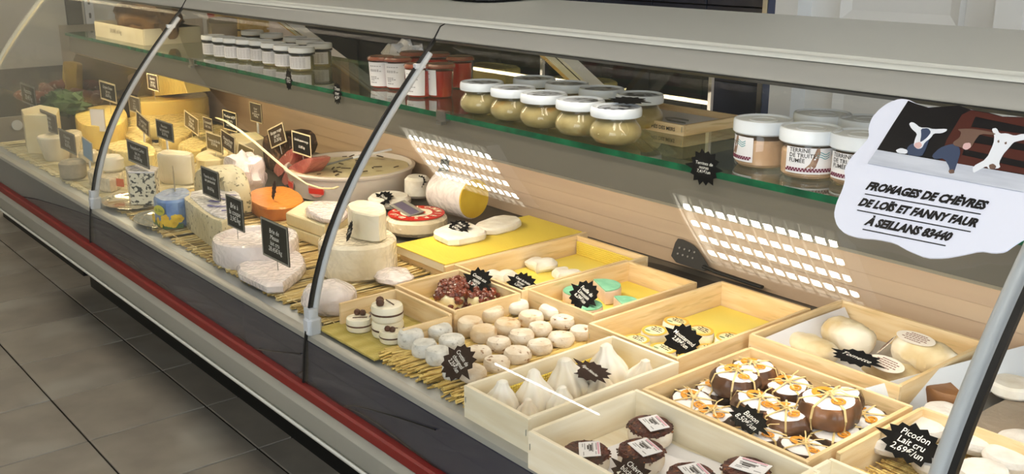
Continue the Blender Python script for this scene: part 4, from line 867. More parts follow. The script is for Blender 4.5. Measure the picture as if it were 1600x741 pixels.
face('veined_half_wheel', 'tall rounded slice speckled with fine blue veins', [(300, 270), (312, 262), (328, 261), (342, 270), (352, 289), (357, 315), (358, 342), (304, 336)], yb, .065, BLUEL, ck=1, bev=.006)
lump('wrapped_cheese', 'shapeless cheese in shiny crumpled pinkish film behind the veined slice', (345, 232, 416, 312), FILM, dk=.9, amp=.35, seed=3)
cut('orange_cheese', 'bright orange half cheese with brown rind and a dark star on it', [(385, 304), (396, 296), (420, 291), (450, 291), (471, 303), (477, 315), (460, 322), (437, 326), (412, 325), (391, 315)], (425, 326, 348), ORG, ck=1, taper=.92, bev=.004)
bpy.data.objects['orange_cheese'].data.materials.append(ORGR)
for p in bpy.data.objects['orange_cheese'].data.polygons: p.material_index = 1 if p.normal.z < .5 else 0
yk = W(430, 275, ZT).y
face('dark_rind_wedge', 'dark pepper-crusted quarter wheel by the back wall', [(408, 216), (425, 206), (448, 210), (456, 236), (428, 270), (412, 262)], yk, .09, BROWNB, ck=1)
face('red_wedge', 'wine-red film-wrapped wedge leaning right of the pepper-crusted quarter', [(424, 268), (434, 250), (452, 232), (460, 236), (458, 250), (436, 280)], yk - .02, .06, REDP, ck=1)
face('red_wedge', 'pinkish-red film-wrapped wedge beside the cream tub', [(438, 284), (448, 262), (478, 246), (490, 250), (474, 272), (446, 292)], yk - .04, .06, REDP, ck=1)
# big tub
p, r, h = cyl_box(447, 234, 648, 318, ZB, .1)
tb = thing('cream_tub', 'big translucent oval tub of cream cheese with a spoon', 'tub', p)
part('tub', MB().lathe([(0, 0), (r * .86, 0), (r * .9, .004), (r * .97, h * .86), (r * 1.0, h * .88), (r * 1.01, h * .96), (r * .985, h), (r * .955, h), (r * .94, h * .9), (r * .93, h * .8), (0, h * .8)], 64), TUBM, tb)
part('cream', MB().lathe([(0, h * .86), (r * .5, h * .87), (r * .85, h * .84), (r * .92, h * .82), (r * .92, h * .80), (0, h * .8)], 48, fn=lambda a, z: 1 + .015 * math.sin(a * 5)).wob(.005, 22, 4), CRM, tb)
for k in range(22):
    a = random.uniform(0, 6.28); q = random.uniform(.15, .8) * r; part('herb_fleck', MB().box((0, 0, 0), (random.uniform(.01, .03), .004, .002)), HERB, tb, (q * math.cos(a), q * math.sin(a), h * .88 + .004), (0, 0, random.uniform(0, 3)), smooth=False)
stk = MB().prism([(.026 * math.cos(a), .026 * math.sin(a)) for a in np.linspace(0, 6.28, 24)], 0, .001).mesh('red_print', M('faded_red', 'b4635a', 'c99a8e', scale=60, rough=.6), False)
st2 = MB().box((0, -.006, .0012), (.046, .018, .0008)).mesh('red_print', REDL, False)
for u, v in ((513, 302), (622, 289)):
    q = W(u, v, ZB + h * .45); a = math.atan2(-1, (u - 545) / 150.); x, y = r * .955 * math.cos(a), r * .955 * math.sin(a)
    l = ob('sticker', stk, tb, (x * .985, y * .985, h * .5), Vector((math.cos(a), math.sin(a), .05)).to_track_quat('Z', 'Y').to_euler(), (1, .8, 1)); ob('red_band', st2, l)
a, b = W(500, 262, ZB + h) - p, W(611, 240, ZB + h * 1.08) - p
spn = thing('serving_spoon', 'steel spoon with a white handle lying across the cream tub', 'spoon', (p.x, p.y, ZB + h + .004))
mid = a.lerp(b, .45)
part('handle', MB().tube([mid + Vector((0, 0, .004 - mid.z + .004)), b + Vector((0, 0, -b.z + .014))], .0065, 8, .5), WHITEG, spn)
part('bowl', MB().lathe([(0, .0), (.016, .002), (.024, .008), (.0235, .009), (.015, .004), (0, .002)], 18, sy=.7), STEEL, spn, (a.x, a.y, -.002), (0, 0, R(10)))
part('neck', MB().tube([Vector((a.x + .02, a.y, .005)), mid + Vector((0, 0, .008 - mid.z))], .003, 6), STEEL, spn)
# slabs, wheels and rolls right of the tub
o, z27, c27 = cut('cream_slab', 'lower of two stacked cream-coloured slabs', [(447, 352), (476, 336), (532, 336), (547, 352), (507, 374)], (502, 373, 389), CREAM, ck=0, bev=.003)
o, z28, c28 = cut('cream_slab', 'upper of two stacked cream-coloured slabs', [(447, 332), (476, 314), (532, 314), (547, 330), (507, 353)], (502, 352, 372), CREAM, z27 + .001, ck=0, bev=.003)
cut('wrapped_cheese', 'white cheese piece in shiny film on the stacked slabs', [(472, 325), (495, 312), (530, 312), (546, 328), (530, 341), (500, 338)], (500, 338, 350), FILM, z28 + .001, wob=.004, bev=.006)
o29, p29, r29, h29 = wheel('white_round', 'broad white wheel with another cut piece standing on it', (499, 352, 620, 443), FILMP, bev=.007)
cut('white_cut_piece', 'tall cut piece of white cheese standing on the broad wheel', [(541, 318), (560, 311), (598, 317), (604, 330), (588, 337), (547, 330)], (573, 336, 379), PALE, ZT + h29 + .001, bev=.003, wob=.002)
lump('wrapped_cheese', 'round cheese bundled in wrinkled clear film beside the middle strut', (470, 425, 559, 500), FILM, dk=.95, amp=.12, seed=5)
lump('wrapped_cheese', 'small white wedge in clear film left of the open-fronted box', (578, 409, 652, 452), FILM, dk=.8, amp=.18, seed=8)
wheel('small_log', 'small upright white log by the tub with a black star on it', (632, 271, 672, 312), RIND)
wheel('flat_white_cheese', 'flat smooth white round in front of the tub under a black star', (575, 297, 642, 328), RIND)
o34, p34, r34, h34 = wheel('red_label_cheese', 'film-wrapped round cheese with a red and cream printed label', (603, 321, 699, 373), FILMP, bev=.01)
l = part('red_label', MB().lathe([(0, 0), (r34 * .9, 0), (r34 * .92, -.001), (r34 * .92, .0012), (0, .0014)], 36), REDL, o34, (0, 0, h34 + .0008))
part('cream_ring', MB().lathe([(r34 * .30, .0016), (r34 * .52, .0016), (r34 * .52, .002), (r34 * .3, .002)], 30), CRL, l)
for k, chx in enumerate('COULOMMIERS'):
    a = R(215 - 25 * k); ob('lettering', textmesh(chx, r34 * .3, CRL, .02), l, (r34 * .71 * math.cos(a), r34 * .71 * math.sin(a), .0022), (0, 0, a - R(90)))
ob('lettering', textmesh('ITY 88', r34 * .26, CRL, .02), l, (0, -r34 * .72, .0022))
a, b = W(676, 309, ZT + .045), W(735, 318, ZT + .042)
s_ = mpp(b); rl = 33 * s_
lg = MB().lathe([(0, 0), (rl * .96, 0), (rl, .004), (rl * 1.01, .06), (rl, .118), (rl * .97, .122), (0, .122)], 40).wob(.0012, 30)
lo_ = solo('cheese_log', lg, FILM, 'film-wrapped log with a golden cut end, standing star tag on top', 'cheese', (b.x, b.y + rl * .2, ZT + rl), (0, R(-90), R(6)))
part('cut_end', MB().lathe([(0, -.003), (rl * .93, -.003), (rl * .95, .002), (0, .002)], 40), GOLDP, lo_)
for k, (px, e, lb) in enumerate((([(672, 361), (698, 350), (728, 344), (760, 358), (758, 364), (707, 375)], (708, 375, 388), 'oblong white cheese under a black star on the upturned box'), ([(735, 350), (781, 334), (813, 338), (815, 347), (766, 360)], (766, 360, 371), 'oblong white cheese farther back on the upturned box'))):
    cut('oblong_cheese', lb, px, e, RIND, FT + .0002, bev=.004, ck=1, wob=.003, group='oblong white cheeses on the upturned box')
# neighbouring produce stand beyond the end glass: cured meats and greens
st_ = thing('produce_stand', 'dark produce stand seen through the far end glass', 'stand', (-4.72, 1.45, FZ))
SZT = .76
part('top', MB().box((0, 0, SZT - FZ - .02), (1.3, .7, .04)), DARK, st_, smooth=False); part('body', MB().box((0, .02, (SZT - FZ - .04) / 2), (1.2, .6, SZT - FZ - .04)), DARK, st_, smooth=False)
for i, (u, v, rz_, L_, lb) in enumerate(((52, 150, 25, .20, 'nearest to the end rim'), (72, 140, -10, .24, 'second from the end rim'), (92, 152, 35, .22, 'below the yellow packet'), (128, 148, 10, .22, 'right of the leafy bunch'), (152, 152, -20, .2, 'next to the far strut'), (112, 132, 50, .2, 'behind the leafy bunch'), (140, 130, 0, .22, 'against the leaning board'))):
    p = W(u, v, SZT + .025); m = MB(); m.tube([(-L_ / 2 + L_ * k / 12, 0, 0) for k in range(13)], .024, 12)
    m.v = [(x, y * (1 - (abs(2 * x / L_)) ** 4 * .7), z * (1 - (abs(2 * x / L_)) ** 4 * .7)) for x, y, z in m.v]
    solo('dry_sausage', m.wob(.004, 40, i), SALA, f'reddish dry sausage on the stand beyond the end glass, {lb}', 'sausage', (p.x, p.y, SZT + .023), (0, 0, R(rz_)), group='dry sausages on the stand')
p = W(100, 160, SZT + .04); solo('herb_bunch', MB().blob((.22, .14, .08), 24, 12, .5, 5, 3).wob(.012, 30), HERBG, 'dark green leafy bunch among the sausages beyond the end glass', 'herbs', (p.x, p.y, SZT))
p = W(110, 120, SZT + .06); solo('yellow_packet', MB().slab(chaikin([(-.05, -.02), (.05, -.02), (.055, .02), (-.05, .02)], 1), .12, .006).wob(.006, 22), M('packet_yellow', 'd6b42a', rough=.35), 'crinkled yellow packet standing on the stand beyond the end glass', 'packet', (p.x, p.y, SZT), (R(-8), 0, R(15)))
p = W(150, 112, SZT + .08); solo('serving_board', MB().slab(chaikin([(-.16, -.09), (.16, -.09), (.16, .09), (-.16, .09)], 2), .016, .003), M('olive_board', '7a6c30', '5d5226', scale=8, stretch=(1, 8, 8), rough=.5), 'olive-brown board leaning up on the stand beyond the end glass', 'board', (p.x, p.y + .04, SZT + .085), (R(72), 0, R(30)))
# cream glass reflection built as a solid strip over the cheeses
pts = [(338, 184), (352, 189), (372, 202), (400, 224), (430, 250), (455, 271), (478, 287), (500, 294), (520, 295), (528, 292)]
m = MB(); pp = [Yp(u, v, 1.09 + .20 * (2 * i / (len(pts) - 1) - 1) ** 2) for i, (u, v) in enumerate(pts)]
solo('cream_reflection_strip', m.tube(pp, .0042, 8, .45), M('cream_reflection_strip', 'f0deb0', rough=.5), 'thin cream strip standing in for a glass reflection, arching over the film-wrapped cheeses to the tub', 'reflection_strip', (0, 0, 0))

# ------------------------------------------------------------------ price tags
def slate(u0, u1, v0, v1, base, text, label, pin='steel', mat=None, frame=None, yaw=0., roll=0., ink=None, wk=1.):
    ub, vb, zb = base; pb_ = W(ub, vb, zb); y = pb_.y
    c = Yp((u0 + u1) / 2, (v0 + v1) / 2, y); w = abs(Yp(u1, (v0 + v1) / 2, y).x - Yp(u0, (v0 + v1) / 2, y).x) * wk
    h = Yp((u0 + u1) / 2, v0, y).z - Yp((u0 + u1) / 2, v1, y).z
    o = thing('price_tag', label, 'price tag', (c.x, y, c.z), (0, R(roll), R(yaw)), 'slate price tags')
    part('slate', MB().box((0, 0, 0), (w, .002, h)), mat or SLATE, o, smooth=False)
    f = MB(); b = max(.0016, w * .035)
    f.box((0, -.0002, h / 2 - b / 2), (w, .0026, b)).box((0, -.0002, -h / 2 + b / 2), (w, .0026, b)).box((w / 2 - b / 2, -.0002, 0), (b, .0026, h - 2 * b)).box((-w / 2 + b / 2, -.0002, 0), (b, .0026, h - 2 * b))
    part('border', f, frame or FRAME, o, kind='stuff', smooth=False)
    low = zb - c.z - .004
    if low < -h / 2:
        if pin == 'white': part('pin', MB().slab([(-.006, -.001), (.006, -.001), (.006, .001), (-.006, .001)], -low - h / 2 + .01, .0005, taper=1.), WHITEG, o, (0, .003, low))
        else: part('pin', MB().tube([(0, .002, low), (0, .002, -h / 2 + .01)], .0009, 5), STEEL, o)
    if text:
        ln = text.split('\n'); mx = max(len(t) for t in ln); sz = min(w * .80 / (mx * .50), h * .66 / (len(ln) * .95))
        ob('lettering', textmesh(text, sz, ink or INK, .0, .18), o, (0, -.0016, 0), (R(90), 0, 0))
    return o
slate(410, 450, 348, 407, (429, 418, ZT + .05), 'Brie de\nMeaux\nlait cru\n28,45€/kg', 'black slate tag pinned in the film-wrapped brie wedge', frame=FRAMEG)
slate(355, 380, 309, 357, (368, 370, ZT + .075), 'Brie à\nla coupe\n3,9€/kg', 'black slate tag pinned in the large sunken-topped wheel', frame=FRAMEG)
slate(316, 342, 265, 308, (331, 314, ZT + .07), 'Tranche de Brie\nlait pasteurisé\n\n38,5€/kg', 'black slate tag pinned in the foil-topped veined block', frame=FRAMEG)
slate(200, 231, 224, 257, (215, 263, ZT + .085), 'Roquefort Carles\nlait cru\n30,10€/kg', 'black slate tag standing on the black-veined wedge', frame=FRAMEG)
slate(245, 270, 190, 218, (258, 238, ZT + .075), 'Pecorino\nlait pasteurisé\n26,5€/kg', 'black slate tag on a white stick in the pale rounded slab', 'white', frame=FRAMEG)
slate(214, 233, 181, 207, (229, 225, ZT + .04), 'Tomme\n21,4€/kg', 'tilted dark slate tag left of the white-sticked tag', 'white', SLATEB, roll=12)
slate(202, 219, 151, 176, (212, 190, ZT + .09), 'Comté\nvieux\nlait cru\n32,0€/kg', 'grey-brown slate tag in front of the huge half wheel', 'white', SLATEG)
slate(231, 247, 116, 141, (239, 152, ZT + .16), 'Beaufort\nlait cru\n33,7€/kg', 'small slate tag stuck in the pale yellow crown wedge', mat=SLATEB)
slate(157, 181, 129, 158, (170, 175, ZT + .11), 'Gruyère Suisse\nlait cru\n26,5€/kg', 'black cream-bordered tag just left of the second strut')
slate(65, 88, 176, 205, (76, 212, ZT + .06), 'Parmesan\nlait cru\n31,5€/kg', 'grey slate tag on the tall pale wedge at far left', mat=SLATEG, frame=FRAMEG)
slate(94, 117, 206, 236, (105, 240, ZT + .04), 'Chaource\nlait cru\n30,2€/kg', 'grey slate tag on the bowl-shaped cheese', mat=SLATEG, frame=FRAMEG)
slate(34, 55, 133, 163, (45, 172, ZT + .08), 'Pecorino\n28,4€/kg', 'dark tag at the far left end behind the tall wedge', frame=FRAMEG)
slate(130, 144, 219, 249, (139, 262, ZT + .03), '', 'blue tag on a white stick left of the first strut', 'white', M('blue_tag', '6f95b8', '8fb0cc', rough=.4), roll=6)
slate(289, 310, 179, 205, (302, 214, ZT + .05), 'Tête de\nMoine\n29,8€/kg', 'tan see-through tag leaning right of the huge wheel', mat=OLIVE, roll=10)
slate(318, 332, 184, 205, (325, 212, ZT + .05), 'Emmental\nlait cru', 'small brown tag right of the huge wheel', mat=SLATEB)
slate(349, 370, 174, 204, (360, 213, ZT + .06), 'Morbier AOP\nlait cru\n23,9€/kg', 'black cream-bordered tag against the back wall')
slate(391, 409, 161, 191, (400, 206, ZT + .06), 'Cantal\njeune\nlait pasteurisé\n19,8€/kg', 'grey-brown tag on a white stick against the back wall', 'white', SLATEG)
slate(323, 347, 209, 237, (335, 246, ZT + .05), 'Tomme de Brebis\n27,5€/kg', 'olive see-through tag in the pale crumbly wedge', mat=OLIVE)
slate(346, 367, 208, 236, (358, 246, ZT + .05), 'Ossau Iraty\n29,5€/kg', 'dark tilted tag overlapping the olive tag', mat=SLATEB, roll=8)
slate(374, 392, 228, 264, (388, 268, ZT + .05), '', 'brown tag seen almost edge-on in the crumpled pinkish film', mat=OLIVE, roll=14, yaw=20, wk=.8)
slate(420, 446, 197, 227, (438, 240, ZT + .08), 'Basque rouge\nlait cru\n31,2€/kg', 'tilted brown tag in the pepper-crusted quarter wheel', mat=SLATEB, roll=-20)
slate(457, 486, 208, 242, (474, 250, ZT + .09), 'Gouda pesto rouge\n\n25,8€/kg', 'black cream-bordered tag on the red wedges by the tub')
slate(266, 278, 264, 302, (274, 304, ZT + .06), '', 'narrow brown tag seen edge-on in the flower-printed cheese', mat=SLATEB, roll=8, yaw=-20, wk=1)
slate(149, 157, 171, 205, (155, 212, ZT + .05), '', 'white tag seen edge-on in the yellow half wheel', 'white', WHITE, yaw=40)
o = slate(610, 660, 318, 333, (636, 330, ZT + h34 + .008), '', 'purple-grey tag lying flat on the red-labelled round cheese', mat=M('slate_purple', '5c5468', rough=.5), frame=FRAMEG)
o.location.z = ZT + h34 + .006; q = W(635, 326, ZT + h34 + .006); o.location = (q.x, q.y, q.z); o.rotation_euler = (R(-78), 0, R(-12)); o.scale = (.9, 1, 1.7)

def starpts(w, h, seed=0, n=14):
    rr = random.Random(seed); o = []
    for k in range(n):
        a = 2 * math.pi * k / n + math.pi; out = 1.0
        if k in (0, n // 2): out = 1.32
        for da, rr_ in ((0, out * rr.uniform(.93, 1.08)), (math.pi / n, .81 * rr.uniform(.96, 1.04))):
            x, y = math.cos(a + da), math.sin(a + da); q = (abs(x) ** 2.6 + abs(y) ** 2.6) ** (-1 / 2.6)
            o.append((x * q * rr_ * w * .43, y * q * rr_ * h * .47))
    return o
def star(u, v, wpx, asp, tilt, text, label, z=None, y=None, yaw=0., roll=0., mat=None, tsz=1., seed=None):
    p = Yp(u, v, y) if y is not None else W(u, v, z); w = wpx * mpp(p); h = w * asp
    k = len([x for x in bpy.data.objects if x.name.startswith('price_star')])
    o = solo('price_star', MB().prism(starpts(w, h, seed if seed is not None else k), -.0004, .0004), mat or STARB, label, 'price tag', p, Matrix.Rotation(R(yaw), 3, 'Z') @ Matrix.Rotation(R(tilt), 3, 'X') @ Matrix.Rotation(R(roll), 3, 'Z'), 'star-shaped price tags', smooth=False)
    if text:
        ln = text.split('\n'); mx = max(len(t) for t in ln); sz = min(w * .62 / (mx * .5), h * .58 / (len(ln) * .92)) * tsz
        ob('lettering', textmesh(text, sz, INK, .004, .15), o, (0, 0, .0007))
    return o
star(1100, 262, 64, .92, 88, 'Terrines de\nnoires\n7,41€/un', 'black star hanging from the shelf edge before the fish-terrine jars', y=SY0 - .002, yaw=2)
star(451, 125, 23, 1.5, 88, 'Rillette\nd\'canard\n7,5€/un', 'black star hanging from the shelf below the small labelled jars', y=SY0 - .002)
star(527, 146, 26, 1.4, 88, 'Thon\nmer\n4,0€', 'black star hanging from the shelf left of the red preserves', y=SY0 - .002)
star(428, 297, 20, 1.7, 80, '', 'dark brown star standing in the orange cheese', z=ZT + .065, mat=STARN, yaw=-10, roll=-8)
star(693, 263, 30, 1.5, 80, 'Fourme\n17,8€/kg', 'black star standing on the golden-ended log', z=ZT + .11, yaw=0, roll=-15)
star(655, 284, 36, .6, 65, 'Bûche\n6,5€/un', 'black star leaning on the small white log', z=ZT + .045, roll=8)
star(598, 310, 48, .7, 30, 'Faisselle\n5,4€/un', 'black star on the flat smooth white round', z=ZT + .026, roll=-10)
star(546, 362, 30, 1.2, 70, 'Pavé\n5,8€/un', 'black star at the foot of the tall cut piece', z=ZT + h29 + .03, roll=35, yaw=-20)
star(590, 397, 16, 3.0, 75, '', 'dark star seen edge-on, stuck in the small film-wrapped wedge', z=ZT + .05, roll=20, yaw=10)
star(717, 354, 52, .62, 22, 'Pavé de\nchèvre\n4,9€/un', 'black star on the nearer oblong white cheese', z=FT + .024, roll=-8)
star(745, 440, 70, .72, 40, 'Crottin aux\nraisins\n5,00€/un', 'black star on the raisin-coated cheeses', z=ZB + .05, roll=-6)
star(814, 443, 66, .66, 38, 'Cœur de brebis\nfermier\n6,25€/un', 'black star in front of the heart-shaped cheeses', z=ZB + .045, roll=-6)
star(912, 461, 68, .78, 45, 'Feuille du\nLimousin\n6,29€/un', 'black star on the green-topped cheese pieces', z=ZB + .05, roll=-16)
star(599, 487, 60, .75, 25, 'Chèvre\nnoisette\n5,50€/un', 'purple-brown star on the stacked hazelnut-topped cheeses', z=ZB + .048, roll=8, mat=STARP)
star(716, 566, 80, .82, 42, 'Crottin de\nchavignol\n2,25€/un', 'dark brown star on the small grey-white drum cheeses', z=ZB + .054, roll=-20, mat=STARN)
star(922, 580, 88, .62, 4, 'Figue blanche', 'dark star seen nearly edge-on among the garlic-shaped cheeses', z=ZB + .058, roll=-14, mat=STARN)
star(1066, 532, 80, .72, 45, 'Mousterond\n2,89€/un', 'black star among the cream-labelled round cheeses', z=ZB + .042, roll=-14)
star(1170, 656, 84, .55, 30, 'Banon\n8,50€/un', 'black star among the leaf-wrapped cheeses', z=ZB + .056, roll=-14)
star(1338, 559, 86, .7, 2, 'Tomette', 'black star seen nearly edge-on in the long cheese box', z=ZB + .058, roll=-4)
star(1424, 694, 112, .62, 46, 'Picodon\nLait cru\n2,69€/un', 'black star with three chalk lines lying on the velvety white rounds', z=ZB + .055, roll=-4, tsz=1.05)
star(985, 741, 84, .7, 42, 'Chèvre\nbûchette\n4,90€/un', 'dark star among the crumb-topped cheeses, cut by the bottom edge', z=ZB + .04, roll=-10, mat=STARN)
# ------------------------------------------------------------------ jars on the glass shelf
SHZ = SZ + .0003
p5, r5, h5 = cyl_box(922, 156, 1003, 226, SHZ, .07)
def round_jar(R_, H):     # pot-bellied terrine jar with a white lid
    z1 = H * .755
    g = [(0, 0), (R_ * .55, 0), (R_ * .8, .004), (R_ * .98, H * .22), (R_ * 1.0, H * .33), (R_ * .94, H * .48), (R_ * .78, H * .62), (R_ * .74, z1), (R_ * .78, z1 + .004)]
    glass = MB().lathe(g, 36).mesh('glass_body', JG)
    fill = MB().lathe([(0, .002)] + [(r * .985, max(.0015, z)) for r, z in g[1:-2]] + [(R_ * .72, H * .64), (0, H * .65)], 36).mesh('filling', PATE)
    lr = R_ * .985
    lid = MB().lathe([(lr * .95, z1 - .001), (lr * .99, z1), (lr, z1 + .003), (lr, H - .005), (lr * .97, H - .001), (lr * .93, H), (lr * .9, H - .0015), (lr * .86, H - .003), (0, H - .003)], 40).mesh('lid', LIDB)
    prm = M('lid_print', 'b9bfca', '3d424d', scale=60, rough=.35, lo=.5, hi=.56); pr = MB().lathe([(0, H - .0028), (lr * .72, H - .0028), (lr * .72, H - .0022), (0, H - .0022)], 30).mesh('lid_print', prm)
    return glass, fill, lid, pr
RJ = round_jar(r5, h5)
front = ('first from the left', 'second from the left', 'third from the left', 'fourth from the left', 'nearest, with a black star on its lid')
for i, (cx_, lt) in enumerate(((753, 117), (802, 126), (850, 135), (907, 145), (963, 156), (835, 111), (886, 119), (940, 127), (1000, 136))):
    zl = SHZ + h5; p = W(cx_, lt + 10, zl)
    lb = front[i] if i < 5 else ('left end', 'second from the left', 'third from the left', 'right end')[i - 5]
    o = thing('terrine_jar', f'pot-bellied white-lidded terrine jar, {"front" if i < 5 else "back"} row, {lb}', 'jar', (p.x, p.y, SHZ), (0, 0, i * .7), 'pot-bellied terrine jars')
    for n_, me in zip(('glass_body', 'filling', 'lid', 'lid_print'), RJ): ob(n_, me, o)
star(982, 157, 74, .42, 14, '', 'black star lying on the lid of the nearest pot-bellied jar', z=SHZ + h5 + .006, roll=6)
# straight jars of trout spread with printed labels
p2, r2, h2 = cyl_box(1217, 189, 1313, 283, SHZ, .08)
def wrap(me, r, mat_name='lettering'):
    me = me.copy()
    for v in me.vertices: a = v.co.x / r; rr = r + v.co.z; v.co = (rr * math.sin(a), -rr * math.cos(a), v.co.y)
    return me
def patch(r, a0, a1, z0, z1, n=14, off=.0004, slope=0):
    m = MB(); vs = []; fs = []
    for j, q in ((0, off), (1, off + .0004)):
        for k in range(n + 1):
            a = a0 + (a1 - a0) * k / n
            for z in (z0, z1): vs.append(((r + q) * math.sin(a), -(r + q) * math.cos(a), z))
    b = 2 * (n + 1)
    for k in range(n):
        i = 2 * k; fs += [(i, i + 1, i + 3, i + 2)[::-1], (b + i, b + i + 2, b + i + 3, b + i + 1)]
    fs += [(2 * k, 2 * k + 2, b + 2 * k + 2, b + 2 * k) for k in range(n)] + [(2 * k + 1, b + 2 * k + 1, b + 2 * k + 3, 2 * k + 3) for k in range(n)]
    return m.add(vs, fs)
def straight_jar(R_, H, fillm, lidm, lidh=.018, lip=None):
    z1 = H - lidh
    glass = MB().lathe([(0, 0), (R_ * .82, 0), (R_ * .9, .003), (R_ * .91, H * .2), (R_ * .91, z1 - .008), (R_ * .86, z1)], 36).mesh('glass_body', JG)
    fill = MB().lathe([(0, .002), (R_ * .78, .002), (R_ * .87, .006), (R_ * .88, z1 - .012), (R_ * .8, z1 - .008), (0, z1 - .007)], 30).mesh('filling', fillm)
    lid = MB().lathe([(R_ * .95, z1), (R_, z1 + .002), (R_, H - .004), (R_ * .97, H - .0005), (R_ * .92, H), (R_ * .88, H - .0025), (R_ * .5, H - .0025), (R_ * .48, H - .0015), (R_ * .42, H - .0015), (R_ * .4, H - .0025), (0, H - .0025)], 40).mesh('lid', lidm)
    return glass, fill, lid
TJ = straight_jar(r2, h2, PATES, LIDB, .02)
Rg = r2 * .91; lbm_ = patch(Rg, -.95, .95, h2 * .14, h2 * .66).mesh('label', WHITE)
tx = wrap(textmesh('TERRINE\nDE TRUITE\nFUMÉE', h2 * .115, INKD, .01, 0, 'LEFT'), Rg + .0012)
chk = MB()
for k in range(16):
    for j in range(2):
        a = -.9 + 1.8 * (k + .5 * j) / 16; chk.box(((Rg + .0009) * math.sin(a), -(Rg + .0009) * math.cos(a), h2 * (.20 + .035 * j)), (.0032, .0006, .0026), rz=a)
chk = chk.mesh('checked_band', M('plum_check', '6d2440', rough=.6), False)
fish = MB().prism([(0, 0), (.006, .006), (.009, .016), (.011, .026), (.010, .032), (.006, .031), (.002, .02), (-.002, .010), (-.008, .004), (-.010, .001)], 0, .0004).mesh('fish_print', M('trout_print', '7d5a4a', 'a98c74', scale=120, rough=.6), False)
fish = wrap(fish, Rg + .0008)
wav = MB()
for j in range(3): wav.tube([(.010 + .018 * k / 8, h2 * (.50 - .045 * j) + .0015 * math.sin(k * .9), 0) for k in range(9)], .0006, 4, .4)
wav = wrap(wav.mesh('wave_print', M('teal_print', '5fa0a8', rough=.6), False), Rg + .0009)
for i, (cx_, cv, yw, lb) in enumerate(((1191, 221, -75, 'front left, label turned left'), (1265, 236, 0, 'front middle, whole label in view'), (1345, 247, -20, 'front right, half behind the goat sign'), (1283, 211, 160, 'back row, left'), (1354, 221, 160, 'back row, right, behind the goat sign'))):
    p = W(cx_, cv, SHZ + h2 / 2)
    o = thing('spread_jar', f'straight jar of pale pink fish spread, {lb}', 'jar', (p.x, p.y, SHZ), (0, 0, R(39 + yw)), 'straight jars of fish spread')
    for n_, me in zip(('glass_body', 'filling', 'lid'), TJ): ob(n_, me, o)
    l = ob('label', lbm_, o); ob('lettering', tx, l, (0, 0, h2 * .50), (0, 0, R(-46))); ob('checked_band', chk, l); ob('fish_print', fish, l, (0, 0, h2 * .2)); ob('wave_print', wav, l, (0, 0, h2 * .06), (0, 0, R(-4)))
# small jars with white and black lids
p8, r8, h8 = cyl_box(452, 72, 493, 113, SHZ, .06)
def small_jar(R_, H):
    g, f, l = straight_jar(R_, H, OLIVEJ, WHITEG, .013)
    band = MB().lathe([(R_ * .93, H * .70), (R_ * .99, H * .70), (R_ * .99, H * .76), (R_ * .93, H * .76)], 30).mesh('dark_band', BLK)
    lab = patch(R_ * .91, -1.2, 1.2, H * .12, H * .64, 12).mesh('label', WHITE); pr = MB()
    for k in range(7):
        for q in range(5):
            a = -.75 + 1.5 * (q + .5) / 5; pr.box(((R_ * .91 + .0010) * math.sin(a), -(R_ * .91 + .0010) * math.cos(a), H * (.2 + .06 * k)), (R_ * .22, .0004, .0011), rz=a)
    return (('glass_body', g), ('filling', f), ('lid', l), ('dark_band', band), ('label', lab)), pr.mesh('print', INKG, False)
SJ, SJP = small_jar(r8, h8)
for i, (cx_, cv, lb) in enumerate(((472, 92, 'nearest, in front'), (448, 88, 'second from the right, set back'), (428, 84, 'third from the right'), (409, 80, 'fourth from the right, set back'), (388, 78, 'fifth from the right'), (368, 76, 'sixth from the right, set back'), (351, 74, 'seventh from the right'), (334, 71, 'leftmost, set back'),
        (500, 85, 'rightmost, in the back row'), (482, 78, 'second from the right in the back row'), (462, 74, 'third from the right in the back row'), (425, 68, 'fourth from the right in the back row'), (395, 63, 'leftmost in the back row'))):
    p = W(cx_, cv, SHZ + h8 / 2)
    o = thing('small_jar', f'small white-labelled jar with grey lid, {lb}', 'jar', (p.x, p.y, SHZ), (0, 0, R(40 + random.uniform(-14, 14))), 'small labelled jars')
    for n_, me in SJ:
        q = ob(n_, me, o)
    ob('print', SJP, q)
# tall red preserves
pr_, rr2, hr = cyl_box(637, 97, 674, 153, SHZ, .09)
rr2 = max(rr2, .031)
rg = [(0, 0), (rr2 * .78, 0), (rr2 * .82, .004), (rr2 * .93, hr * .8), (rr2 * .93, hr * .86), (rr2 * 1.02, hr * .9), (rr2 * 1.02, hr * .93)]
RJm = (('glass_body', MB().lathe(rg, 34).mesh('glass_body', JG)), ('filling', MB().lathe([(0, .002), (rr2 * .74, .002), (rr2 * .78, .006), (rr2 * .88, hr * .8), (0, hr * .82)], 30).mesh('filling', TOMATO)),
       ('glass_lid', MB().lathe([(rr2 * .9, hr * .915), (rr2 * 1.02, hr * .92), (rr2 * 1.03, hr * .95), (rr2 * .9, hr), (rr2 * .7, hr * .985), (0, hr * .98)], 34).mesh('glass_lid', M('red_glass_lid', 'b98a74', 'a55a40', scale=20, rough=.15, coat=1.))), ('rubber_ring', MB().lathe([(rr2 * .9, hr * .89), (rr2 * 1.0, hr * .89), (rr2 * 1.0, hr * .915), (rr2 * .9, hr * .915)], 30).mesh('rubber_ring', M('red_rubber', 'a5472f', rough=.5))))
lab2 = MB(); v_ = patch(1, -.9, .9, 0, 1, 12, .0, 0)
for x, y, z in v_.v: rr_ = rr2 * (.82 + .13 * (.08 + .78 * z)) * math.hypot(x, y) ** .001 + (.0006 if math.hypot(x, y) < 1.0002 else .001); a = math.atan2(x, -y); lab2.v.append((rr_ * math.sin(a), -rr_ * math.cos(a), hr * (.08 + .76 * z)))
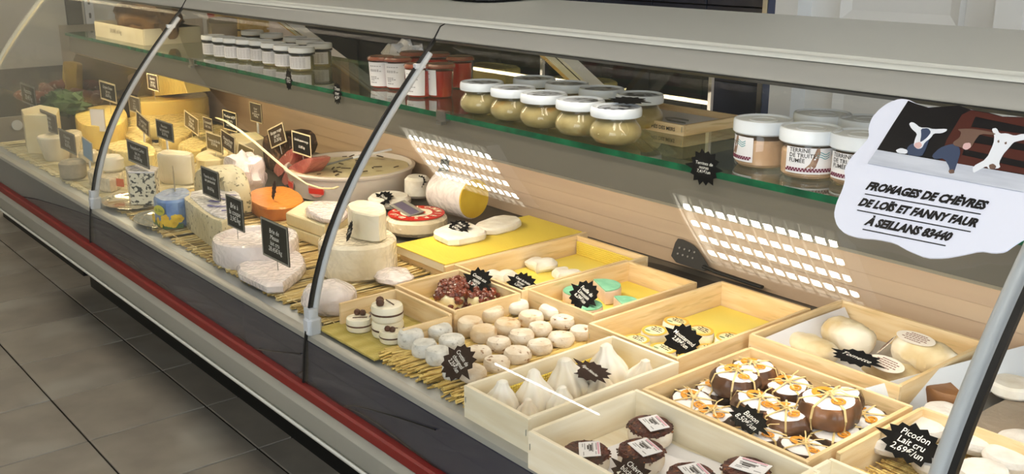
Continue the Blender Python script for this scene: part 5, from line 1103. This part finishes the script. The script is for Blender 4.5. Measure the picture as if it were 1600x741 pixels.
lab2.f = v_.f; lab2.m = v_.m; lab2m = lab2.mesh('label', WHITE)
prr = MB()
for k, (z, n_) in enumerate(((.72, 5), (.60, 4), (.56, 5), (.38, 3), (.33, 4), (.28, 2), (.2, 3))):
    for q in range(n_):
        a = -.5 + .2 * q; rr_ = rr2 * (.82 + .13 * z) + .0013; prr.box((rr_ * math.sin(a), -rr_ * math.cos(a), hr * z), (rr2 * .13, .0004, .0016), rz=a)
prr = prr.mesh('print', INKG, False)
for i, (cx_, cv, yw, lb) in enumerate(((597, 112, -8, 'leftmost, behind the strut seal'), (622, 114, -5, 'second from the left'), (655, 125, -12, 'in front, right of the strut'), (688, 125, -55, 'front right, label turned aside'), (646, 104, 180, 'back row behind the strut'), (719, 112, 150, 'rightmost, with no label in view'), (683, 106, 180, 'back row, middle'))):
    p = W(cx_, cv, SHZ + hr / 2)
    o = thing('red_preserve_jar', f'tall glass jar of red preserve, {lb}', 'jar', (p.x, p.y, SHZ), (0, 0, R(40 + yw)), 'tall jars of red preserve')
    for n_, me in RJm: ob(n_, me, o)
    l = ob('label', lab2m, o); ob('print', prr, l)
# shallow tray of papers at the back of the shelf
cr = crate('shallow wooden tray with white papers at the back of the glass shelf', -1.31, -1.112, 1.295, 1.452, h=.018, zb=SHZ, name='wooden_tray', group=None)
part('paper', MB().box((0, 0, .0085), (.17, .12, .003)), WHITE, cr, (-.01, 0, 0), smooth=False)
ob('lettering', textmesh('LES THÉS DES MERS', .0085, INKD, .02), cr, (.045, -.0805, .009), (R(90), 0, 0))
part('wire_clip', MB().tube([(.06, -.03, .012), (.02, -.03, .012), (.005, -.02, .013), (.02, -.01, .013), (.05, -.01, .013)], .0016, 6), STEEL, cr)
# far left of the shelf: paper-lined carton with a dark cured piece, pale crate, packet, tub
b0 = W(150, 56, SHZ); b1 = W(212, 68, SHZ); b1x = b0.x + (b1.x - b0.x) * 1.25
bx = thing('white_carton', 'white handwritten carton with a dark cured piece at the far left of the shelf', 'box', ((b0.x + b1x) / 2, 1.26, SHZ))
w_ = abs(b1x - b0.x); 
part('front', MB().slab([(-w_ / 2, -.003), (w_ / 2, -.003), (w_ / 2, .003), (-w_ / 2, .003)], .048, .001), M('carton_white', 'cfc4a4', 'd8cfb4', rough=.7), bx, (0, -.09, 0)); part('back', MB().slab([(-w_ / 2, -.003), (w_ / 2, -.003), (w_ / 2, .003), (-w_ / 2, .003)], .05, .001), MATS['carton_white'], bx, (0, .09, 0))
part('side', MB().box((-w_ / 2, 0, .025), (.004, .18, .05)), MATS['carton_white'], bx, smooth=False); part('side', MB().box((w_ / 2, 0, .025), (.004, .18, .05)), MATS['carton_white'], bx, smooth=False); part('base', MB().box((0, 0, .002), (w_, .18, .004)), MATS['carton_white'], bx, smooth=False)
ob('lettering', textmesh('50,00€ x1/kg', .02, M('pencil', '6a5c44', rough=.7), 0, .2), bx, (-.02, -.0935, .028), (R(90), 0, 0))
solo('cured_meat', MB().blob((w_ * 1.02, .17, .12), 36, 18, .25, 2.2, 6).wob(.008, 22), HAM, 'large dark-brown cured piece lying in the white carton', 'meat', ((b0.x + b1x) / 2 + .03, 1.26, SHZ + .012), (0, 0, R(-4)))
p = W(300, 56, SHZ + .04); gt_ = thing('grey_tub', 'ribbed grey-beige tub between the carton and the small jars', 'tub', (p.x, 1.36, SHZ))
part('body', MB().lathe([(0, 0), (.045, 0), (.055, .07), (.057, .075), (.055, .075), (.05, .01), (0, .008)], 30, fn=lambda a, z: 1 + .02 * math.sin(a * 15)), M('tub_greige', '9a8c7c', rough=.5), gt_); part('lid', MB().lathe([(.058, .074), (.06, .078), (.056, .088), (0, .09)], 30), M('tub_lid_grey', '807668', rough=.5), gt_)
p = W(384, 45, SHZ + .05); pcz = thing('pale_crate', 'tan wooden crate behind the small labelled jars', 'crate', (p.x, 1.41, SHZ))
for k in range(2):
    part('board', MB().box((0, -.045, .03 + .048 * k), (.17, .008, .042)), WOODG, pcz, smooth=False); part('board', MB().box((0, .045, .03 + .048 * k), (.17, .008, .042)), WOODG, pcz, smooth=False)
for s_ in (-1, 1): part('end_board', MB().box((s_ * .08, 0, .052), (.008, .082, .10)), WOODG, pcz, smooth=False)
part('base', MB().box((0, 0, .003), (.17, .09, .006)), WOODG, pcz, smooth=False)
p = W(342, 44, SHZ + .04); pk = thing('striped_packet', 'red and cream packet left of the tan crate', 'packet', (p.x, 1.41, SHZ))
part('body', MB().slab(chaikin([(-.035, -.02), (.035, -.02), (.035, .02), (-.035, .02)], 1), .07, .006).wob(.003, 30), M('packet_cream', 'e6d4b8', rough=.5), pk); part('red_top', MB().slab(chaikin([(-.034, -.019), (.034, -.019), (.034, .019), (-.034, .019)], 1), .03, .006).wob(.003, 30), REDL, pk, (0, 0, .069))
# things on the canopy and the rear counter
kb = thing('scale_base', 'black base with a pale tray on the canopy top', 'scale', (-1.9, 1.5, 1.2276))
part('foot', MB().slab(chaikin([(-.085, -.07), (.085, -.07), (.085, .07), (-.085, .07)], 1), .012, .002), BLK, kb); part('tray', MB().slab(chaikin([(-.07, -.065), (.09, -.065), (.09, .09), (-.07, .09)], 1), .03, .003), M('scale_tray', 'cfc6b4', rough=.4), kb, (0, .02, .012))
for k, x in enumerate((-2.06, -1.56)):
    dg = thing('sliding_pane', ('left' if k == 0 else 'right') + ' rear sliding glass pane behind the terrine jars', 'glass pane', (x, 1.60 + .008 * k, .887))
    part('pane', MB().box((0, 0, .145), (.48, .004, .285)), DG, dg, smooth=False); part('frame_rail', MB().box((0, 0, .006), (.5, .008, .012)), STEEL, dg, smooth=False); part('frame_rail', MB().box((0, 0, .288), (.5, .008, .012)), STEEL, dg, smooth=False)
    part('stile', MB().box((.245, 0, .147), (.008, .008, .27)), STEEL, dg, smooth=False)
p = Yp(655, 68, 1.9); solo('plastic_bag', MB().blob((.2, .12, .16), 24, 14, .5, 3, 2).wob(.012, 26), M('white_film_bag', 'f4f4f4', rough=.2, coat=1., cbump=1.), 'crumpled white plastic bag on the rear worktop behind the red preserves', 'bag', (p.x, 1.85, .887))
for k, (u, w2, lb) in enumerate(((760, .2, 'left'), (905, .2, 'right'))):  # solid blocks standing in for cheese reflections in the rear panes
    p = Yp(u, 100, 1.85); solo('yellow_reflection_block', MB().slab(chaikin([(-w2 / 2, -.05), (w2 / 2, -.05), (w2 / 2 * .8, .06), (-w2 / 2, .06)], 1), .12, .004), YELW, f'yellow block standing in for cheese reflected in the rear panes, {lb} one behind the glass panes', 'cheese', (p.x, 1.87, .887))
def Xp(u, v, x):
    r = ray(u, v); return CAM + r * ((x - CAM.x) / r.x)
a, b = Xp(105, 20, X0 + .03), Xp(131, 38, X0 + .03)
solo('wall_panel', MB().box((0, 0, 0), (.03, b.y - a.y, .5)), DARK, 'narrow black panel on the left wall above the far end of the counter', 'panel', (X0 + .016, (a.y + b.y) / 2, b.z + .25), smooth=False)
a, b = Xp(133, 20, X0 + .03), Xp(140, 38, X0 + .03)
ur = thing('wall_rail', 'pale perforated upright rail beside the black wall panel', 'rail', (X0, (a.y + b.y) / 2 + .02, b.z + .25))
part('rail', MB().box((.012, 0, 0), (.024, .05, .5)), WHT, ur, smooth=False)
for k in range(6): part('slot', MB().box((.0245, 0, -.2 + .08 * k), (.001, .012, .03)), BLK, ur, smooth=False)
# ------------------------------------------------------------------ goat-cheese sign fixed to the glass
def hitglass(u, v):
    r = ray(u, v); lo, hi = .3, 4.
    for _ in range(60):
        m = (lo + hi) / 2; q = CAM + r * m
        if q.y > gy(q.z): hi = m
        else: lo = m
    return CAM + r * lo
sc_ = hitglass(1450, 285)
d_ = (gy(sc_.z + .01) - gy(sc_.z - .01)) / .02
e1 = Vector((1, 0, 0)); e2 = Vector((0, d_, 1)).normalized(); nn = e1.cross(e2); so = sc_ + nn * .012
def SP(u, v):
    r = ray(u, v); t = (so - CAM).dot(nn) / r.dot(nn); q = CAM + r * t - so; return (q.dot(e1), q.dot(e2))
def CP(x, y): return SP(1300 + x / 2.85, 150 + y / 2.85)
sg = thing('goat_cheese_sign', 'white cloud-shaped sign with goat photograph fixed to the right glass', 'sign', so, Matrix((e1, e2, nn)).transposed())
out = [CP(*p) for p in [(340, 16), (300, 12), (255, 28), (215, 55), (178, 95), (162, 140), (165, 185), (130, 225), (80, 280), (55, 325), (58, 375), (45, 420), (18, 480), (8, 530), (22, 580), (60, 615), (120, 632), (200, 638), (280, 655), (340, 690), (420, 722), (500, 722), (580, 708), (660, 690), (720, 700), (770, 695), (810, 665), (850, 640), (905, 610), (960, 560), (985, 500), (965, 430), (960, 330), (985, 250), (970, 170), (900, 110), (855, 95), (760, 92), (700, 75), (620, 62), (565, 42), (430, 52), (380, 36)]]
def poly(name, px, mat, z0, z1, parent, k=0):
    o = [CP(*p) for p in px]
    if k: o = chaikin(o, k)
    if sum(o[i][0] * o[(i + 1) % len(o)][1] - o[(i + 1) % len(o)][0] * o[i][1] for i in range(len(o))) < 0: o = o[::-1]
    return part(name, MB().prism(o, z0, z1), mat, parent, smooth=False)
oo = chaikin(out, 1)
if sum(oo[i][0] * oo[(i + 1) % len(oo)][1] - oo[(i + 1) % len(oo)][0] * oo[i][1] for i in range(len(oo))) < 0: oo = oo[::-1]
part('card', MB().prism(oo, -.002, 0), M('sign_white', 'e6e8f6', rough=.5), sg, smooth=False)
ph = poly('photograph', [(340, 22), (380, 38), (430, 53), (565, 43), (620, 63), (700, 76), (760, 93), (855, 96), (960, 130), (975, 250), (955, 330), (955, 372), (200, 242), (270, 130)], PHB, .0002, .0006, sg)
poly('maroon_boards', [(580, 85), (620, 66), (700, 80), (760, 96), (855, 100), (955, 132), (970, 250), (955, 366), (480, 290), (510, 200)], PHR, .0006, .0009, ph)
for a in ([(640, 95), (955, 160), (960, 185), (620, 140)], [(610, 165), (965, 240), (963, 265), (600, 205)], [(590, 240), (958, 315), (956, 345), (580, 265)]): poly('dark_gap', a, PHB, .0009, .0011, ph)
poly('white_board', [(200, 242), (955, 372), (955, 450), (160, 303)], PHW, .0010, .0013, ph)
poly('goat', [(385, 205), (340, 225), (330, 262), (400, 275), (420, 240), (440, 180)], GOATD, .0011, .0014, ph, 1)
poly('goat', [(345, 128), (355, 120), (370, 124), (395, 145), (430, 145), (452, 152), (515, 150), (512, 160), (490, 170), (455, 170), (442, 190), (415, 210), (402, 236), (382, 240), (365, 224), (372, 195), (382, 172), (355, 148)], GOATW, .0014, .0017, ph, 1)
poly('goat_mask', [(398, 150), (430, 147), (444, 165), (425, 190), (405, 205), (394, 210), (400, 180)], GOATD, .0017, .0019, ph, 1)
poly('goat_muzzle', [(370, 215), (395, 208), (405, 225), (388, 240), (370, 232)], PINKN, .0017, .0019, ph, 1)
poly('goat', [(285, 245), (310, 235), (340, 245), (335, 262), (295, 258)], GOATW, .0014, .0017, ph, 1)
poly('goat', [(445, 270), (480, 235), (520, 220), (560, 215), (575, 250), (560, 300), (545, 345), (522, 348), (525, 320), (500, 280), (460, 285)], GOATD, .0011, .0014, ph, 1)
poly('goat', [(560, 152), (590, 150), (625, 150), (660, 155), (730, 168), (728, 178), (662, 172), (640, 200), (622, 232), (600, 246), (575, 232), (545, 225), (540, 210), (570, 190), (578, 165)], GOATB, .0014, .0017, ph, 1)
poly('goat_muzzle', [(590, 215), (618, 212), (622, 232), (600, 246), (582, 236)], PINKN, .0017, .0019, ph, 1)
poly('goat', [(712, 150), (735, 146), (748, 172), (780, 170), (815, 182), (850, 172), (900, 176), (890, 192), (830, 205), (810, 210), (785, 240), (765, 262), (745, 300), (752, 325), (700, 330), (690, 315), (655, 335), (630, 348), (628, 318), (690, 285), (722, 215), (725, 180)], GOATW, .0014, .0017, ph, 1)
poly('goat_eye', [(738, 205), (746, 200), (748, 210), (741, 213)], GOATB, .0017, .0019, ph); poly('goat_eye', [(770, 212), (780, 208), (780, 218), (772, 220)], GOATB, .0017, .0019, ph)
poly('goat_hoof', [(700, 312), (720, 305), (735, 318), (725, 332), (705, 330)], GOATB, .0017, .0019, ph, 1); poly('goat_hoof', [(520, 335), (545, 330), (548, 348), (525, 350)], GOATB, .0017, .0019, ph, 1)
for body, l0, l1 in (('FROMAGES DE CHÈVRES', (152, 408), (690, 500)), ('DE LOÏS ET FANNY FAUR', (118, 480), (645, 578)), ('À SEILLANS 83440', (145, 565), (530, 640))):
    a, b = CP(*l0), CP(*l1); L_ = math.hypot(b[0] - a[0], b[1] - a[1]); th = math.atan2(b[1] - a[1], b[0] - a[0])
    me = textmesh(body, .05, PHB, .06, .28, 'LEFT'); xs = [v.co.x for v in me.vertices]; k = L_ / (max(xs) - min(xs))
    ob('lettering', me, sg, (a[0] - min(xs) * k, a[1] + .002, .0006), (0, 0, th), (k, k * 1.12, 1))
    part('underline', MB().box((L_ / 2, 0, 0), (L_ * .96, .0011, .0004)), PHB, sg, (a[0], a[1] - .019 * k / .6 if False else a[1] - .0082, .0006), (0, 0, th), smooth=False)
